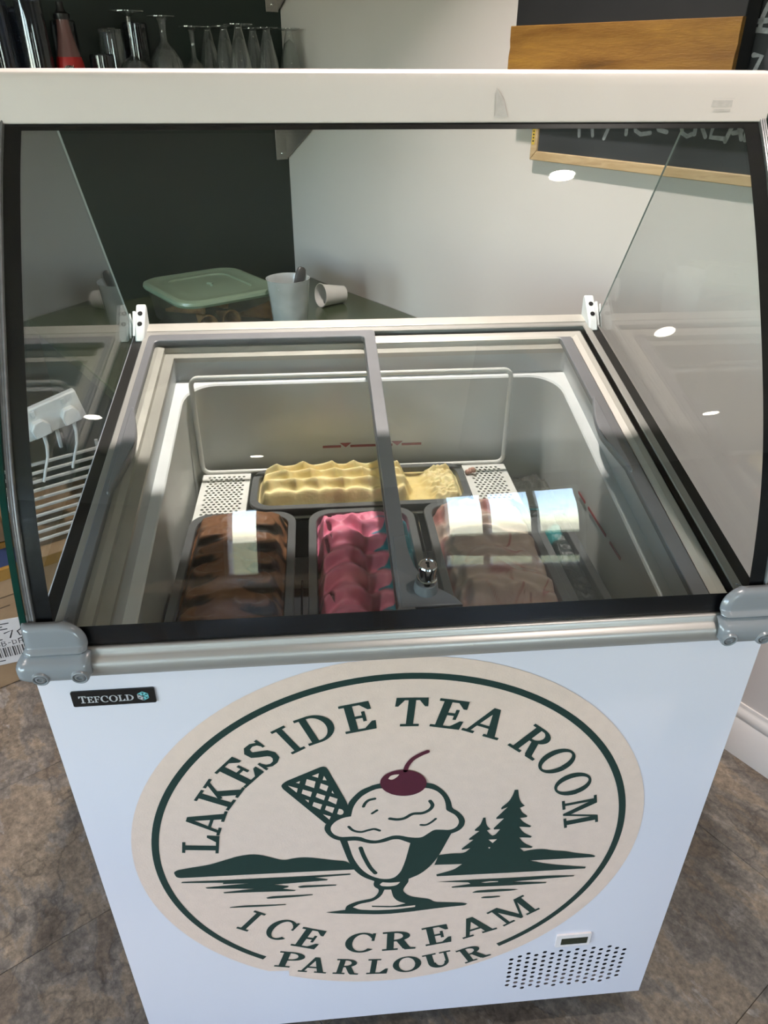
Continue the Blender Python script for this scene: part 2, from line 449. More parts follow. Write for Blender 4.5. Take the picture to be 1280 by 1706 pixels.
# ------------------------------------------------------------------ mesh helpers
class MB:
    """collects world-space geometry; build() links it as ONE object, its origin on the parent's"""

    def __init__(self):
        self.v, self.f, self.m = [], [], []

    def add(self, verts, faces, mi=0, xf=None):
        o = len(self.v)
        self.v += [tuple(xf(*p)) if xf else tuple(p) for p in verts]
        self.f += [tuple(i + o for i in f) for f in faces]
        self.m += [mi] * len(faces)

    def box(self, x0, y0, z0, x1, y1, z1, xf=None, mi=0):
        v = [(x, y, z) for x in (x0, x1) for y in (y0, y1) for z in (z0, z1)]
        self.add(v, [(0, 1, 3, 2), (4, 6, 7, 5), (0, 4, 5, 1), (2, 3, 7, 6), (0, 2, 6, 4), (1, 5, 7, 3)], mi, xf)

    def prism(self, poly, a, b, put, mi=0):
        """closed 2-D outline extruded from a to b; put(u, v, w) gives the world point"""
        n = len(poly)
        v = [put(p[0], p[1], a) for p in poly] + [put(p[0], p[1], b) for p in poly]
        f = [(i, (i + 1) % n, n + (i + 1) % n, n + i) for i in range(n)]
        tri = tessellate_polygon([[Vector((p[0], p[1], 0)) for p in poly]])
        f += [tuple(t) for t in tri] + [tuple(n + i for i in reversed(t)) for t in tri]
        self.add(v, f, mi)

    def flat(self, poly, put, mi=0):
        tri = tessellate_polygon([[Vector((p[0], p[1], 0)) for p in poly]])
        self.add([put(p[0], p[1]) for p in poly], [tuple(t) for t in tri], mi)

    def tube(self, pts, r, n=10, closed=False, cap=True, mi=0):
        P = [Vector(p) for p in pts]
        k = len(P)
        rr = r if isinstance(r, (list, tuple)) else [r] * k
        rings, prev = [], None
        for i in range(k):
            if closed:
                d = P[(i + 1) % k] - P[i - 1]
            else:
                d = P[min(i + 1, k - 1)] - P[max(i - 1, 0)]
            d.normalize()
            if prev is None:
                a = d.orthogonal().normalized()
            else:
                a = (prev - d * prev.dot(d)).normalized()
            prev = a
            b = d.cross(a)
            rings.append([tuple(P[i] + (a * cos(2 * pi * j / n) + b * sin(2 * pi * j / n)) * rr[i]) for j in range(n)])
        v = [p for ring in rings for p in ring]
        f = []
        m = k if closed else k - 1
        for i in range(m):
            for j in range(n):
                a, b = i * n + j, i * n + (j + 1) % n
                c, d2 = ((i + 1) % k) * n + (j + 1) % n, ((i + 1) % k) * n + j
                f.append((a, b, c, d2))
        if cap and not closed:
            f += [tuple(range(n - 1, -1, -1)), tuple((k - 1) * n + j for j in range(n))]
        self.add(v, f, mi)

    def lathe(self, prof, origin, axis=(0, 0, 1), n=24, mi=0, cap=False):
        """profile of (radius, height) turned round an axis"""
        ax = Vector(axis).normalized()
        a = ax.orthogonal().normalized()
        b = ax.cross(a)
        O = Vector(origin)
        v, f = [], []
        for r, h in prof:
            for j in range(n):
                t = 2 * pi * j / n
                v.append(tuple(O + ax * h + (a * cos(t) + b * sin(t)) * r))
        k = len(prof)
        for i in range(k - 1):
            for j in range(n):
                f.append((i * n + j, i * n + (j + 1) % n, (i + 1) * n + (j + 1) % n, (i + 1) * n + j))
        if cap:
            f += [tuple(range(n - 1, -1, -1)), tuple((k - 1) * n + j for j in range(n))]
        self.add(v, f, mi)

    def loops(self, loops, closed_first=False, closed_last=False, mi=0):
        n = len(loops[0])
        v = [p for L in loops for p in L]
        f = []
        for i in range(len(loops) - 1):
            for j in range(n):
                f.append((i * n + j, i * n + (j + 1) % n, (i + 1) * n + (j + 1) % n, (i + 1) * n + j))
        if closed_first:
            f.append(tuple(range(n - 1, -1, -1)))
        if closed_last:
            f.append(tuple((len(loops) - 1) * n + j for j in range(n)))
        self.add(v, f, mi)

    def grid(self, pts, mi=0):
        """pts[i][j] world points"""
        a, b = len(pts), len(pts[0])
        self.add([p for row in pts for p in row],
                 [(i * b + j, i * b + j + 1, (i + 1) * b + j + 1, (i + 1) * b + j) for i in range(a - 1) for j in range(b - 1)], mi)

    def build(self, name, mats, parent=None, smooth=35, bevel=0.0, bseg=2, fix=True, solid=0.0, subsurf=0):
        me = bpy.data.meshes.new(name)
        loc = Vector((0, 0, 0))
        if parent is not None:
            loc = Vector(parent.get('base', (0, 0, 0)))
        me.from_pydata([tuple(Vector(p) - loc) for p in self.v], [], self.f)
        if not isinstance(mats, (list, tuple)):
            mats = [mats]
        for m in mats:
            me.materials.append(m)
        if len(mats) > 1:
            me.polygons.foreach_set('material_index', self.m)
        if fix:
            bm = bmesh.new()
            bm.from_mesh(me)
            bmesh.ops.recalc_face_normals(bm, faces=bm.faces)
            bm.to_mesh(me)
            bm.free()
        me.update()
        o = bpy.data.objects.new(name, me)
        COL.objects.link(o)
        if parent is not None:
            o.parent = parent
            o['base'] = tuple(loc)
        if solid:
            md = o.modifiers.new('solid', 'SOLIDIFY')
            md.thickness = solid
            md.offset = 0
        if bevel:
            md = o.modifiers.new('bevel', 'BEVEL')
            md.width = bevel
            md.segments = bseg
            md.limit_method = 'ANGLE'
            md.angle_limit = radians(40)
        if subsurf:
            md = o.modifiers.new('sub', 'SUBSURF')
            md.levels = md.render_levels = subsurf
        if smooth:
            for p in me.polygons:
                p.use_smooth = True
            if not subsurf:
                me.set_sharp_from_angle(angle=radians(smooth))
        return o


def thing(name, label, cat, base, group=None):
    o = bpy.data.objects.new(name, None)
    COL.objects.link(o)
    o.location = base
    o['base'] = tuple(base)
    o.empty_display_size = 0.05
    o['label'] = label
    o['category'] = cat
    if group:
        o['group'] = group
    return o


def tag(o, label, cat, group=None):
    o['label'] = label
    o['category'] = cat
    if group:
        o['group'] = group
    return o


def part_label(o, text):
    o['label'] = text
    return o


def struct(o):
    o['kind'] = 'structure'
    return o


def bm_build(name, mats, parent=None, **k):
    pass


def rrect(x0, x1, y0, y1, r, n=6):
    """rounded rectangle loop, 4*(n+1) points, counter-clockwise"""
    out = []
    for cx, cy, a0 in ((x1 - r, y1 - r, 0), (x0 + r, y1 - r, 90), (x0 + r, y0 + r, 180), (x1 - r, y0 + r, 270)):
        for i in range(n + 1):
            a = radians(a0 + 90 * i / n)
            out.append((cx + r * cos(a), cy + r * sin(a)))
    return out


def H(x, y, h):
    """freezer coordinates: x across, y from the front panel back, h above the sloping rim plane's datum"""
    return (x, y, ZP + SL * y + h)


def Rz(z):
    return ZP + z


def sstep(a, b, x):
    t = min(max((x - a) / (b - a), 0), 1)
    return t * t * (3 - 2 * t)



# ------------------------------------------------------------------ the room
def wput(s0, s1, t0, t1, z0, z1, mb):
    mb.box(s0, t0, z0, s1, t1, z1, xf=W)


mb = MB(); wput(-0.1, S1 + 0.1, -0.1, 0.0, 0, CEIL, mb)
wall_right = struct(mb.build('wall_right', M['white_wall'], smooth=0))
mb = MB(); wput(-0.1, 0.0, 0.0, S2, 0, CEIL, mb)
wall_left = struct(mb.build('wall_left', M['green_wall'], smooth=0))

# the far walls behind the camera carry the windows; only the front wall's show, as reflections in the glass
WINS_FRONT = [(1.86, 2.95, 0.40, 2.15), (4.62, 5.04, 0.30, 2.15)]     # along D2 on the wall s = S1
WINS_SIDE = [(0.5, 2.0, 0.30, 2.15), (2.4, 4.1, 0.30, 2.15)]          # added, unseen, to bring daylight to the front panel; along D1 on the wall t = S2
nwin = 0


def wall_with_windows(name, wins, along, lo, hi, fixed, front):
    """wall pieces round rectangular openings"""
    mb = MB()

    def bx(a0, a1, z0, z1):
        if front:
            mb.box(fixed, a0, z0, fixed + 0.12, a1, z1, xf=W)
        else:
            mb.box(a0, fixed, z0, a1, fixed + 0.12, z1, xf=W)
    cur = lo
    for a0, a1, z0, z1 in wins:
        bx(cur, a0, 0, CEIL)
        bx(a0, a1, 0, z0)
        bx(a0, a1, z1, CEIL)
        cur = a1
    bx(cur, hi, 0, CEIL)
    return struct(mb.build(name, M['far_wall'], smooth=0))


wall_with_windows('wall_front', WINS_FRONT, 't', 0.0, S2, S1, True)
wall_with_windows('wall_side', WINS_SIDE, 's', -0.1, S1, S2, False)


def make_window(a0, a1, z0, z1, fixed, front):
    global nwin
    nwin += 1

    def bx(mb, p0, p1, q0, q1, d0, d1):
        if front:
            mb.box(fixed + d0, p0, q0, fixed + d1, p1, q1, xf=W)
        else:
            mb.box(p0, fixed + d0, q0, p1, fixed + d1, q1, xf=W)
    mb = MB()
    w = 0.05
    bx(mb, a0, a1, z0, z0 + w, 0.02, 0.09); bx(mb, a0, a1, z1 - w, z1, 0.02, 0.09)
    bx(mb, a0, a0 + w, z0 + w, z1 - w, 0.02, 0.09); bx(mb, a1 - w, a1, z0 + w, z1 - w, 0.02, 0.09)
    root = struct(mb.build('window_%d' % nwin, M['window_white'], smooth=0))
    n = 3 if a1 - a0 > 0.6 else 1
    for i in range(1, n):
        x = a0 + (a1 - a0) * i / n
        mb = MB(); bx(mb, x - 0.025, x + 0.025, z0 + w, z1 - w, 0.025, 0.085)
        mb.build('mullion', M['window_white'], root, smooth=0)
    if n == 3:
        mb = MB(); bx(mb, a0 + w, a1 - w, 0.62, 0.90, 0.02, 0.045)
        mb.build('transom_panel', M['far_wall'], root, smooth=0)
    for i in range(n):
        x0 = a0 + (a1 - a0) * i / n + (w if i == 0 else 0.025)
        x1 = a0 + (a1 - a0) * (i + 1) / n - (w if i == n - 1 else 0.025)
        mb = MB(); bx(mb, x0, x1, z0 + w, z1 - w, 0.052, 0.056)
        mb.build('pane', M['window_glass'], root, smooth=0)
    mb = MB(); bx(mb, a0 - 0.04, a1 + 0.04, z0 - 0.03, z0, -0.05, 0.05)
    mb.build('sill', M['window_white'], root, smooth=0)
    # light portal in the opening (guides the sky light, gives none itself)
    pd = bpy.data.lights.new('window_portal', 'AREA')
    pd.shape = 'RECTANGLE'
    pd.size = a1 - a0
    pd.size_y = z1 - z0
    pd.cycles.is_portal = True
    po = bpy.data.objects.new('window_portal', pd)
    COL.objects.link(po)
    c = W(fixed + 0.11, (a0 + a1) / 2, (z0 + z1) / 2) if front else W((a0 + a1) / 2, fixed + 0.11, (z0 + z1) / 2)
    po.location = c
    d = Vector((-D1[0], -D1[1], 0)) if front else Vector((-D2[0], -D2[1], 0))
    po.rotation_euler = d.to_track_quat('-Z', 'Z').to_euler()


for w_ in WINS_FRONT:
    make_window(*w_, S1, True)
for w_ in WINS_SIDE:
    make_window(*w_, S2, False)

# floor: a dark bed with slate-look tiles, a hairline joint between them
mb = MB(); wput(-0.1, S1 + 0.1, -0.1, S2 + 0.1, -0.05, -0.004, mb)
floor = struct(mb.build('floor', M['screed'], smooth=0))
floor['base'] = (0, 0, 0)
TS = 0.45
js, jt = 2.42, 0.268
s_edges = sorted(js + k * TS for k in range(-6, 10) if -0.5 < js + k * TS < S1 + 0.5)
TT = 0.92
t_edges = sorted(jt + k * TT for k in range(-2, 9) if -0.93 < jt + k * TT < S2 + 0.95)
tile_meshes = {}
ANG = atan2(D1[1], D1[0])
for i in range(len(s_edges) - 1):
    for j in range(len(t_edges) - 1):
        a0, a1 = max(s_edges[i], 0.0), min(s_edges[i + 1], S1)
        b0, b1 = max(t_edges[j], 0.0), min(t_edges[j + 1], S2)
        if a1 - a0 < 0.03 or b1 - b0 < 0.03:
            continue
        key = (round(a1 - a0, 4), round(b1 - b0, 4))
        if key not in tile_meshes:
            hw, hh, c = key[0] / 2 - 0.0004, key[1] / 2 - 0.0004, 0.0008
            v = [(-hw, -hh, -0.004), (hw, -hh, -0.004), (hw, hh, -0.004), (-hw, hh, -0.004),
                 (-hw, -hh, -c), (hw, -hh, -c), (hw, hh, -c), (-hw, hh, -c),
                 (-hw + c, -hh + c, 0), (hw - c, -hh + c, 0), (hw - c, hh - c, 0), (-hw + c, hh - c, 0)]
            f = [(0, 1, 5, 4), (1, 2, 6, 5), (2, 3, 7, 6), (3, 0, 4, 7), (4, 5, 9, 8), (5, 6, 10, 9), (6, 7, 11, 10), (7, 4, 8, 11),
                 (8, 9, 10, 11)]
            me = bpy.data.meshes.new('tile')
            me.from_pydata(v, [], f)
            me.materials.append(M['tile'])
            tile_meshes[key] = me
        o = bpy.data.objects.new('tile', tile_meshes[key])
        COL.objects.link(o)
        o.parent = floor
        o.location = W((a0 + a1) / 2, (b0 + b1) / 2, 0)
        o.rotation_euler = (0, 0, ANG)
        # D2 is D1 turned by -90 degrees, so the tile's own y points back along -D2: symmetric, no matter

mb = MB(); wput(-0.1, S1 + 0.1, -0.1, S2 + 0.1, CEIL, CEIL + 0.05, mb)
struct(mb.build('ceiling', M['ceiling'], smooth=0))

# skirting along the white wall, with its moulded top
prof = [(0, 0), (0.018, 0), (0.018, 0.098), (0.0165, 0.1), (0.0165, 0.106), (0.0125, 0.110), (0.0125, 0.114), (0.0145, 0.119), (0.013, 0.130),
        (0.009, 0.139), (0.006, 0.142), (0.006, 0.145), (0.004, 0.152), (0, 0.152)]
mb = MB()
mb.prism(prof, 0.86, S1, lambda t, z, s: W(s, t, z))
struct(mb.build('baseboard_right', M['skirting'], smooth=50))

# ceiling spots: bezel and glowing lens
for i, (x, y) in enumerate(SPOTS):
    t = thing('ceiling_spot', 'round white recessed spot shining down from the ceiling', 'spotlight', (x, y, CEIL), 'recessed ceiling spots')
    mb = MB()
    mb.lathe([(0.050, -0.0005), (0.050, -0.006), (0.040, -0.008), (0.034, -0.004), (0.034, -0.0005)], (x, y, CEIL), n=28)
    mb.build('bezel', M['window_white'], t)
    mb = MB()
    mb.lathe([(0.0001, -0.0052), (0.033, -0.0052)], (x, y, CEIL), n=28)
    mb.build('lens', M['lamp'], t)

# outside: lawn, hedge bank
mb = MB()
mb.box(S1 + 0.13, -25, -0.35, S1 + 45, 40, -0.3, xf=W)
mb.box(-20, S2 + 0.13, -0.35, S1 + 0.13, S2 + 40, -0.3, xf=W)
g = struct(mb.build('ground', M['grass'], smooth=0))

# ------------------------------------------------------------------ counter in the corner
ct = thing('counter', 'low green laminate counter running along the dark green wall behind the freezer', 'counter', W(0.45, 0.5, 0))
CZ = ZP - 0.11
mb = MB(); wput(0.002, 0.90, 0.002, 1.0, CZ - 0.036, CZ, mb)
mb.build('worktop', M['worktop'], ct, bevel=0.004)
mb = MB(); wput(0.002, 0.86, 0.002, 0.98, 0.09, CZ - 0.037, mb)
mb.build('base_cabinet', M['cab_green'], ct, bevel=0.003)
mb = MB(); wput(0.002, 0.81, 0.002, 0.98, 0.001, 0.09, mb)
mb.build('plinth', M['matt_black'], ct, smooth=0)
for k in range(2):
    mb = MB(); wput(0.861, 0.878, 0.02 + k * 0.48, 0.48 + k * 0.48, 0.10, CZ - 0.05, mb)
    d = mb.build('door', M['cab_green'], ct, bevel=0.003)
    mb = MB()
    tt = 0.44 if k == 0 else 0.54
    mb.tube([W(0.879, tt, 0.60), W(0.902, tt, 0.60), W(0.902, tt, 0.48), W(0.879, tt, 0.48)], 0.005)
    mb.build('handle', M['steel'], d)

# ------------------------------------------------------------------ things on the counter
# food container full of wafer cones
BX = dict(s0=0.235, s1=0.580, t0=0.385, t1=0.705)


def box_loop(inset, z, r):
    return [W(s, t, z) for s, t in rrect(BX['s0'] + inset, BX['s1'] - inset, BX['t0'] + inset, BX['t1'] - inset, r, 6)]


fc = thing('food_container', 'large clear plastic food box with a pale green lid, full of wafer cones', 'container', W(0.41, 0.54, CZ))
mb = MB()
mb.loops([box_loop(0.03, CZ + 0.0008, 0.05), box_loop(0.018, CZ + 0.012, 0.055), box_loop(0.006, CZ + 0.100, 0.06), box_loop(0.001, CZ + 0.106, 0.062),
          box_loop(0.004, CZ + 0.106, 0.06), box_loop(0.009, CZ + 0.100, 0.058), box_loop(0.021, CZ + 0.013, 0.05), box_loop(0.032, CZ + 0.003, 0.046)], True, True)
mb.build('tub', M['clear_plastic'], fc)
mb = MB()
z = CZ + 0.107
mb.loops([box_loop(-0.002, z - 0.007, 0.064), box_loop(-0.005, z, 0.066), box_loop(-0.003, z + 0.008, 0.064), box_loop(0.006, z + 0.012, 0.06),
          box_loop(0.014, z + 0.012, 0.055), box_loop(0.022, z + 0.008, 0.05), box_loop(0.060, z + 0.010, 0.04), box_loop(0.064, z + 0.006, 0.038)], False, True)
ld = mb.build('lid', M['lid_green'], fc)
mb = MB()
mb.tube([W(0.39, 0.545, z + 0.0075), W(0.405, 0.535, z + 0.0085), W(0.42, 0.545, z + 0.0075)], 0.004)
mb.build('lid_catch', M['lid_green'], ld)


def wafer_cone(p, d, L=0.105, r=0.026):
    mb = MB()
    pr = [(0.0045, 0)]
    for i in range(1, 9):
        pr.append((0.0045 + (r - 0.0045) * i / 8, L * i / 8))
    pr += [(r + 0.003, L), (r + 0.003, L + 0.012), (r, L + 0.012), (r - 0.003, L)] + [(0.002 + (r - 0.006) * i / 8, L * i / 8) for i in range(7, 0, -1)]
    mb.lathe(pr, p, d, n=18)
    return mb.build('wafer_cone', M['wafer'], None)


cones = [((0.485, 0.615, 0.037), (1, 0.15, 0.02)), ((0.485, 0.545, 0.037), (1, 0.05, 0.05)), ((0.510, 0.455, 0.037), (0.25, -1, 0.03)),
         ((0.335, 0.61, 0.037), (0.2, -1, 0.0)), ((0.315, 0.52, 0.037), (0.2, -1, 0.0))]
whichc = ['wafer cone in the food box showing its open ring, farther from the jug', 'wafer cone in the food box showing its open ring, the one nearer the jug',
          'wafer cone in the food box lying lengthwise beside the jug', 'wafer cone at the back left inside the food box',
          'wafer cone at the back right inside the food box']
for (q, d), lb in zip(cones, whichc):
    s, t, zz = q
    dv = Vector((D1[0] * d[0] + D2[0] * d[1], D1[1] * d[0] + D2[1] * d[1], d[2])).normalized()
    P = Vector(W(s, t, CZ + zz)) - dv * 0.055
    tag(wafer_cone(P, dv), lb, 'cone', 'wafer cones in the food box')

# frosted jug with a scoop standing in it
JX, JY = -0.180, 1.562
jg = thing('plastic_jug', 'tall frosted plastic cup holding a dark scoop on the green counter', 'cup', (JX, JY, CZ))
mb = MB()
mb.lathe([(0.0005, 0.0008), (0.046, 0.0008), (0.049, 0.006), (0.0625, 0.160), (0.0640, 0.163), (0.0615, 0.163), (0.0600, 0.159), (0.047, 0.008), (0.0005, 0.006)],
         (JX, JY, CZ), n=40)
mb.build('body', M['frosted_plastic'], jg)
mb = MB()
mb.lathe([(0.0005, 0.0062), (0.0472, 0.0085), (0.0515, 0.060), (0.0005, 0.060)], (JX, JY, CZ), n=36)
mb.build('water', M['frosted_plastic'], jg)
a, b = Vector((JX - 0.012, JY - 0.01, CZ + 0.012)), Vector((JX + 0.040, JY + 0.022, CZ + 0.178))
sc = thing('ice_cream_scoop', 'dark handled scoop leaning inside the frosted plastic cup', 'scoop', tuple(a))
mb = MB()
d = (b - a).normalized()
mb.tube([a + d * 0.03, a + d * 0.07, a + d * 0.10], 0.005, n=10)
mb.lathe([(0.0005, 0.0), (0.014, 0.003), (0.022, 0.012), (0.025, 0.026), (0.023, 0.026), (0.018, 0.012), (0.0005, 0.006)], a, d, n=20)
mb.build('bowl', M['steel'], sc)
mb = MB()
sd = d.cross(Vector((0.4, -1, 0))).normalized()
fd = d.cross(sd)
lo = []
for k, (h, wd, th) in enumerate([(0.085, 0.006, 0.005), (0.10, 0.012, 0.007), (0.14, 0.0145, 0.008), (0.17, 0.016, 0.008), (0.182, 0.013, 0.006), (0.187, 0.006, 0.003)]):
    c = a + d * h
    lo.append([tuple(c + sd * wd * cos(2 * pi * i / 14) + fd * th * sin(2 * pi * i / 14)) for i in range(14)])
mb.loops(lo, True, True)
mb.build('handle', M['dark_handle'], sc)

# paper cup on its side
pc0 = Vector((-0.086, 1.835, CZ + 0.0375)); pax = Vector((0.84, 0.50, -0.10)).normalized()
pc = thing('paper_cup', 'small white paper cup lying on its side on the green counter', 'cup', (pc0.x, pc0.y, CZ))
mb = MB()
mb.lathe([(0.0375, 0.0), (0.0365, 0.0), (0.0275, 0.082), (0.0275, 0.088), (0.0262, 0.088), (0.0262, 0.080), (0.0005, 0.080)], pc0, pax, n=32)
mb.lathe([(0.0355, 0.0), (0.0268, 0.079), (0.0005, 0.079)], pc0, pax, n=32)
mb.build('cup_wall', M['paper_white'], pc)
mb = MB()
mb.lathe([(0.0375 + 0.0018 * cos(k * pi / 4), 0.0018 * sin(k * pi / 4)) for k in range(9)], pc0, pax, n=32)
mb.build('rolled_rim', M['paper_white'], pc)

# ------------------------------------------------------------------ glass shelf on the green wall
SHZ = ZP + 0.470
sh = thing('wall_shelf', 'dark wall shelf of upturned glasses above the counter', 'shelf', W(0.125, 1.0, SHZ))
mb = MB(); wput(0.004, 0.285, 0.03, 2.0, SHZ - 0.022, SHZ, mb)
mb.build('board', M['shelf_wood'], sh, bevel=0.003)


def bracket(parent, t, ztop, zlow, reach):
    mb = MB()
    mb.box(0.001, t, zlow, 0.004, t + 0.046, ztop, xf=W)
    br = mb.build('wall_plate', M['steel'], parent, bevel=0.001)
    mb = MB()
    mb.prism([(0.004, zlow + 0.004), (0.004, ztop), (reach, ztop), (reach, ztop - 0.012)], t, t + 0.004, lambda s, z, q: W(s, q, z))
    mb.build('gusset', M['steel'], br, smooth=0)
    for zz in (zlow + 0.02, ztop - 0.05):
        mb = MB()
        mb.lathe([(0.0005, 0.0022), (0.003, 0.002), (0.005, 0.0)], W(0.004, t + 0.022, zz), (D1[0], D1[1], 0), n=14)
        mb.build('screw', M['chrome'], br)


bracket(sh, 0.006, SHZ - 0.023, ZP + 0.288, 0.25)
bracket(sh, 1.30, SHZ - 0.023, ZP + 0.288, 0.25)
up_sh = thing('upper_shelf_bracket', 'steel bracket of the next shelf up, above the row of glasses by the wall corner', 'bracket', W(0.0, 0.01, ZP + 0.73))
bracket(up_sh, 0.010, ZP + 0.92, ZP + 0.728, 0.25)


def upturned(prof, t, s, H_, name, label, group, m='drink_glass', n=26):
    """glass standing on its rim: prof is (radius, height from the rim up to the foot)"""
    base = W(s, t, SHZ)
    mb = MB()
    mb.lathe([(r, h + 0.0008) for r, h in prof], base, n=n)
    o = mb.build(name, M[m], None, smooth=40)
    return tag(o, label, 'glass', group)


def wine_prof(Ht, bowl_r, bowl_h, foot_r, stem_r=0.004):
    p = [(bowl_r * 0.78, 0), (bowl_r * 0.90, bowl_h * 0.3), (bowl_r, bowl_h * 0.55), (bowl_r * 0.93, bowl_h * 0.75), (bowl_r * 0.6, bowl_h * 0.93),
         (stem_r * 2.2, bowl_h * 1.0), (stem_r * 1.2, bowl_h * 1.06), (stem_r, (bowl_h + Ht) / 2), (stem_r * 1.3, Ht - 0.014), (foot_r * 0.4, Ht - 0.006),
         (foot_r, Ht - 0.0025), (foot_r, Ht), (foot_r * 0.5, Ht + 0.0004), (0.0005, Ht + 0.0006)]
    q = [(max(r - 0.0012, 0.0004), h + 0.0001) for r, h in p[:5]] + [(0.0005, bowl_h * 0.97)]
    return list(reversed(q)) + p


def flute_prof(Ht, rim_r, foot_r):
    p = [(rim_r, 0), (rim_r * 0.99, Ht * 0.2), (rim_r * 0.90, Ht * 0.42), (rim_r * 0.70, Ht * 0.62), (rim_r * 0.46, Ht * 0.80), (0.0135, Ht * 0.90), (0.0105, Ht * 0.945),
         (0.011, Ht * 0.965), (foot_r * 0.5, Ht - 0.007), (foot_r * 0.85, Ht - 0.004), (foot_r, Ht - 0.002), (foot_r, Ht), (foot_r * 0.6, Ht + 0.0003), (0.0005, Ht + 0.0006)]
    q = [(max(r - 0.0022, 0.0006), h) for r, h in p[:5]] + [(0.0005, Ht * 0.86)]
    return list(reversed(q)) + p


def tumbler_prof(Ht, rim_r, base_r):
    return [(0.0005, Ht - 0.014), (base_r - 0.003, Ht - 0.012), (rim_r - 0.002, 0.0), (rim_r, 0.0), (rim_r - (rim_r - base_r) * 0.5, Ht * 0.5), (base_r, Ht - 0.004), (base_r - 0.004, Ht), (0.0005, Ht)]


GG = 'upturned glasses on the wall shelf'
upturned(wine_prof(0.238, 0.050, 0.128, 0.047, 0.005), 0.580, 0.15, 0, 'wine_glass', 'tallest upturned wine glass, its foot highest on the shelf', GG)
upturned(wine_prof(0.230, 0.050, 0.158, 0.040, 0.009), 0.474, 0.13, 0, 'wine_glass', 'round bowled upturned glass with a thick short stem', GG)
upturned(wine_prof(0.207, 0.038, 0.120, 0.038, 0.006), 0.385, 0.13, 0, 'wine_glass', 'upturned stemmed glass at the left end of the beer glasses', GG)
fl = [(0.304, 0.07, 'second upturned beer glass from the stemmed one, standing further back'), (0.289, 0.15, 'upturned beer glass third from the left in the clear row'),
      (0.285, 0.235, 'upturned beer glass with the broadest foot, in the middle of the row'), (0.142, 0.06, 'upturned beer glass standing back, just right of the broadest foot'),
      (0.143, 0.15, 'upturned beer glass second from the white wall'), (0.050, 0.13, 'upturned beer glass nearest the white wall, seen against it')]
for t, s, lb in fl:
    upturned(flute_prof(0.209 if s != 0.235 else 0.212, 0.040, 0.036 if s != 0.235 else 0.043), t, s, 0, 'beer_glass', lb, GG)
tb = [(0.93, 0.14, 0.25, 0.042, 0.036, 'tall smoky tumbler at the left edge of the shelf'), (0.846, 0.16, 0.26, 0.040, 0.034, 'tall smoky tumbler beside the pink bottle, catching light'),
      (0.880, 0.07, 0.24, 0.040, 0.034, 'tall smoky tumbler behind the pair left of the pink bottle'),
      (0.735, 0.06, 0.215, 0.038, 0.033, 'tall smoky tumbler right behind the pink bottle'), (0.672, 0.15, 0.135, 0.036, 0.033, 'short smoky tumbler right of the pink bottle'),
      (0.524, 0.042, 0.215, 0.040, 0.036, 'smoky tumbler behind the two tallest wine glasses')]
for t, s, h, r1, r0, lb in tb:
    upturned(tumbler_prof(h, r1, r0), t, s, 0, 'tumbler', lb, 'smoky tumblers on the wall shelf', m='smoke_glass')
upturned(tumbler_prof(0.200, 0.040, 0.034), 0.605, 0.06, 0, 'highball_glass', 'clear cut highball glass behind the tallest wine glass', GG)

bt = W(0.16, 0.765, SHZ)
sb = thing('syrup_bottle', 'pink syrup bottle with black cap and red label on the shelf', 'bottle', bt)
mb = MB()
mb.lathe([(0.0005, 0.0008), (0.036, 0.0008), (0.038, 0.006), (0.038, 0.085), (0.035, 0.112), (0.026, 0.150), (0.019, 0.185), (0.0165, 0.205), (0.0165, 0.218), (0.0005, 0.218)], bt, n=32)
body = mb.build('body', M['syrup'], sb)
mb = MB()
mb.lathe([(0.0385, 0.03), (0.0385, 0.085), (0.0358, 0.111), (0.0335, 0.122), (0.0318, 0.128)], bt, n=32)
lb_ = mb.build('label', M['label_red'], body)
mb = MB()
mb.lathe([(0.020, 0.213), (0.021, 0.216), (0.021, 0.226), (0.013, 0.230), (0.009, 0.240), (0.009, 0.252), (0.0005, 0.253)], bt, n=24)
mb.build('cap', M['black_plastic'], sb)
# dark roundels with the scripted name on the label
cdir = (Vector((-0.09, -0.64, 0)) - Vector((bt[0], bt[1], 0))).normalized()
side = Vector((cdir.y, -cdir.x, 0)) * -1
mb = MB()


def on_bottle(u, h):
    a_ = u / 0.0375
    r_ = 0.0388 if h < 0.085 else 0.0388 - (h - 0.085) * 0.118
    q = Vector(bt) + (cdir * cos(a_) + side * sin(a_)) * (r_ + 0.0006)
    return (q.x, q.y, SHZ + h)


for cx_, rr_ in ((-0.004, 0.018), (0.021, 0.011)):
    pts = [on_bottle(cx_ + rr_ * cos(k * pi / 10), 0.092 + rr_ * 0.95 * sin(k * pi / 10)) for k in range(20)]
    mb.add(pts + [on_bottle(cx_, 0.092)], [(k, (k + 1) % 20, 20) for k in range(20)])
mb.build('roundel', M['black_plastic'], body, fix=False)
mb = MB()
scr = [(-0.015, 0.090), (-0.012, 0.098), (-0.010, 0.088), (-0.007, 0.097), (-0.004, 0.090), (-0.002, 0.095), (0.000, 0.090), (0.002, 0.097), (0.003, 0.089), (0.006, 0.095), (0.008, 0.099)]
q = []
for u, h in scr:
    p_ = Vector(on_bottle(u, h + 0.0105)); q.append(tuple(p_ + cdir * 0.0006))
mb.tube(q, 0.0006, n=5)
mb.build('script', M['paper_white'], body)

# ------------------------------------------------------------------ chalkboard and the black sign in front of it
cbt = thing('chalkboard', 'pine framed chalkboard with grey lettering on the white wall', 'chalkboard', W(1.65, 0.0, ZP + 0.385))
A0, A1_, B0, B1_ = 1.186, 2.25, ZP + 0.386, ZP + 1.15
mb = MB(); mb.box(A0 + 0.012, 0.002, B0 + 0.012, A1_ - 0.012, 0.014, B1_ - 0.012, xf=W)
sl_ = mb.build('slate', M['slate_board'], cbt, smooth=0)
fwid = 0.0205


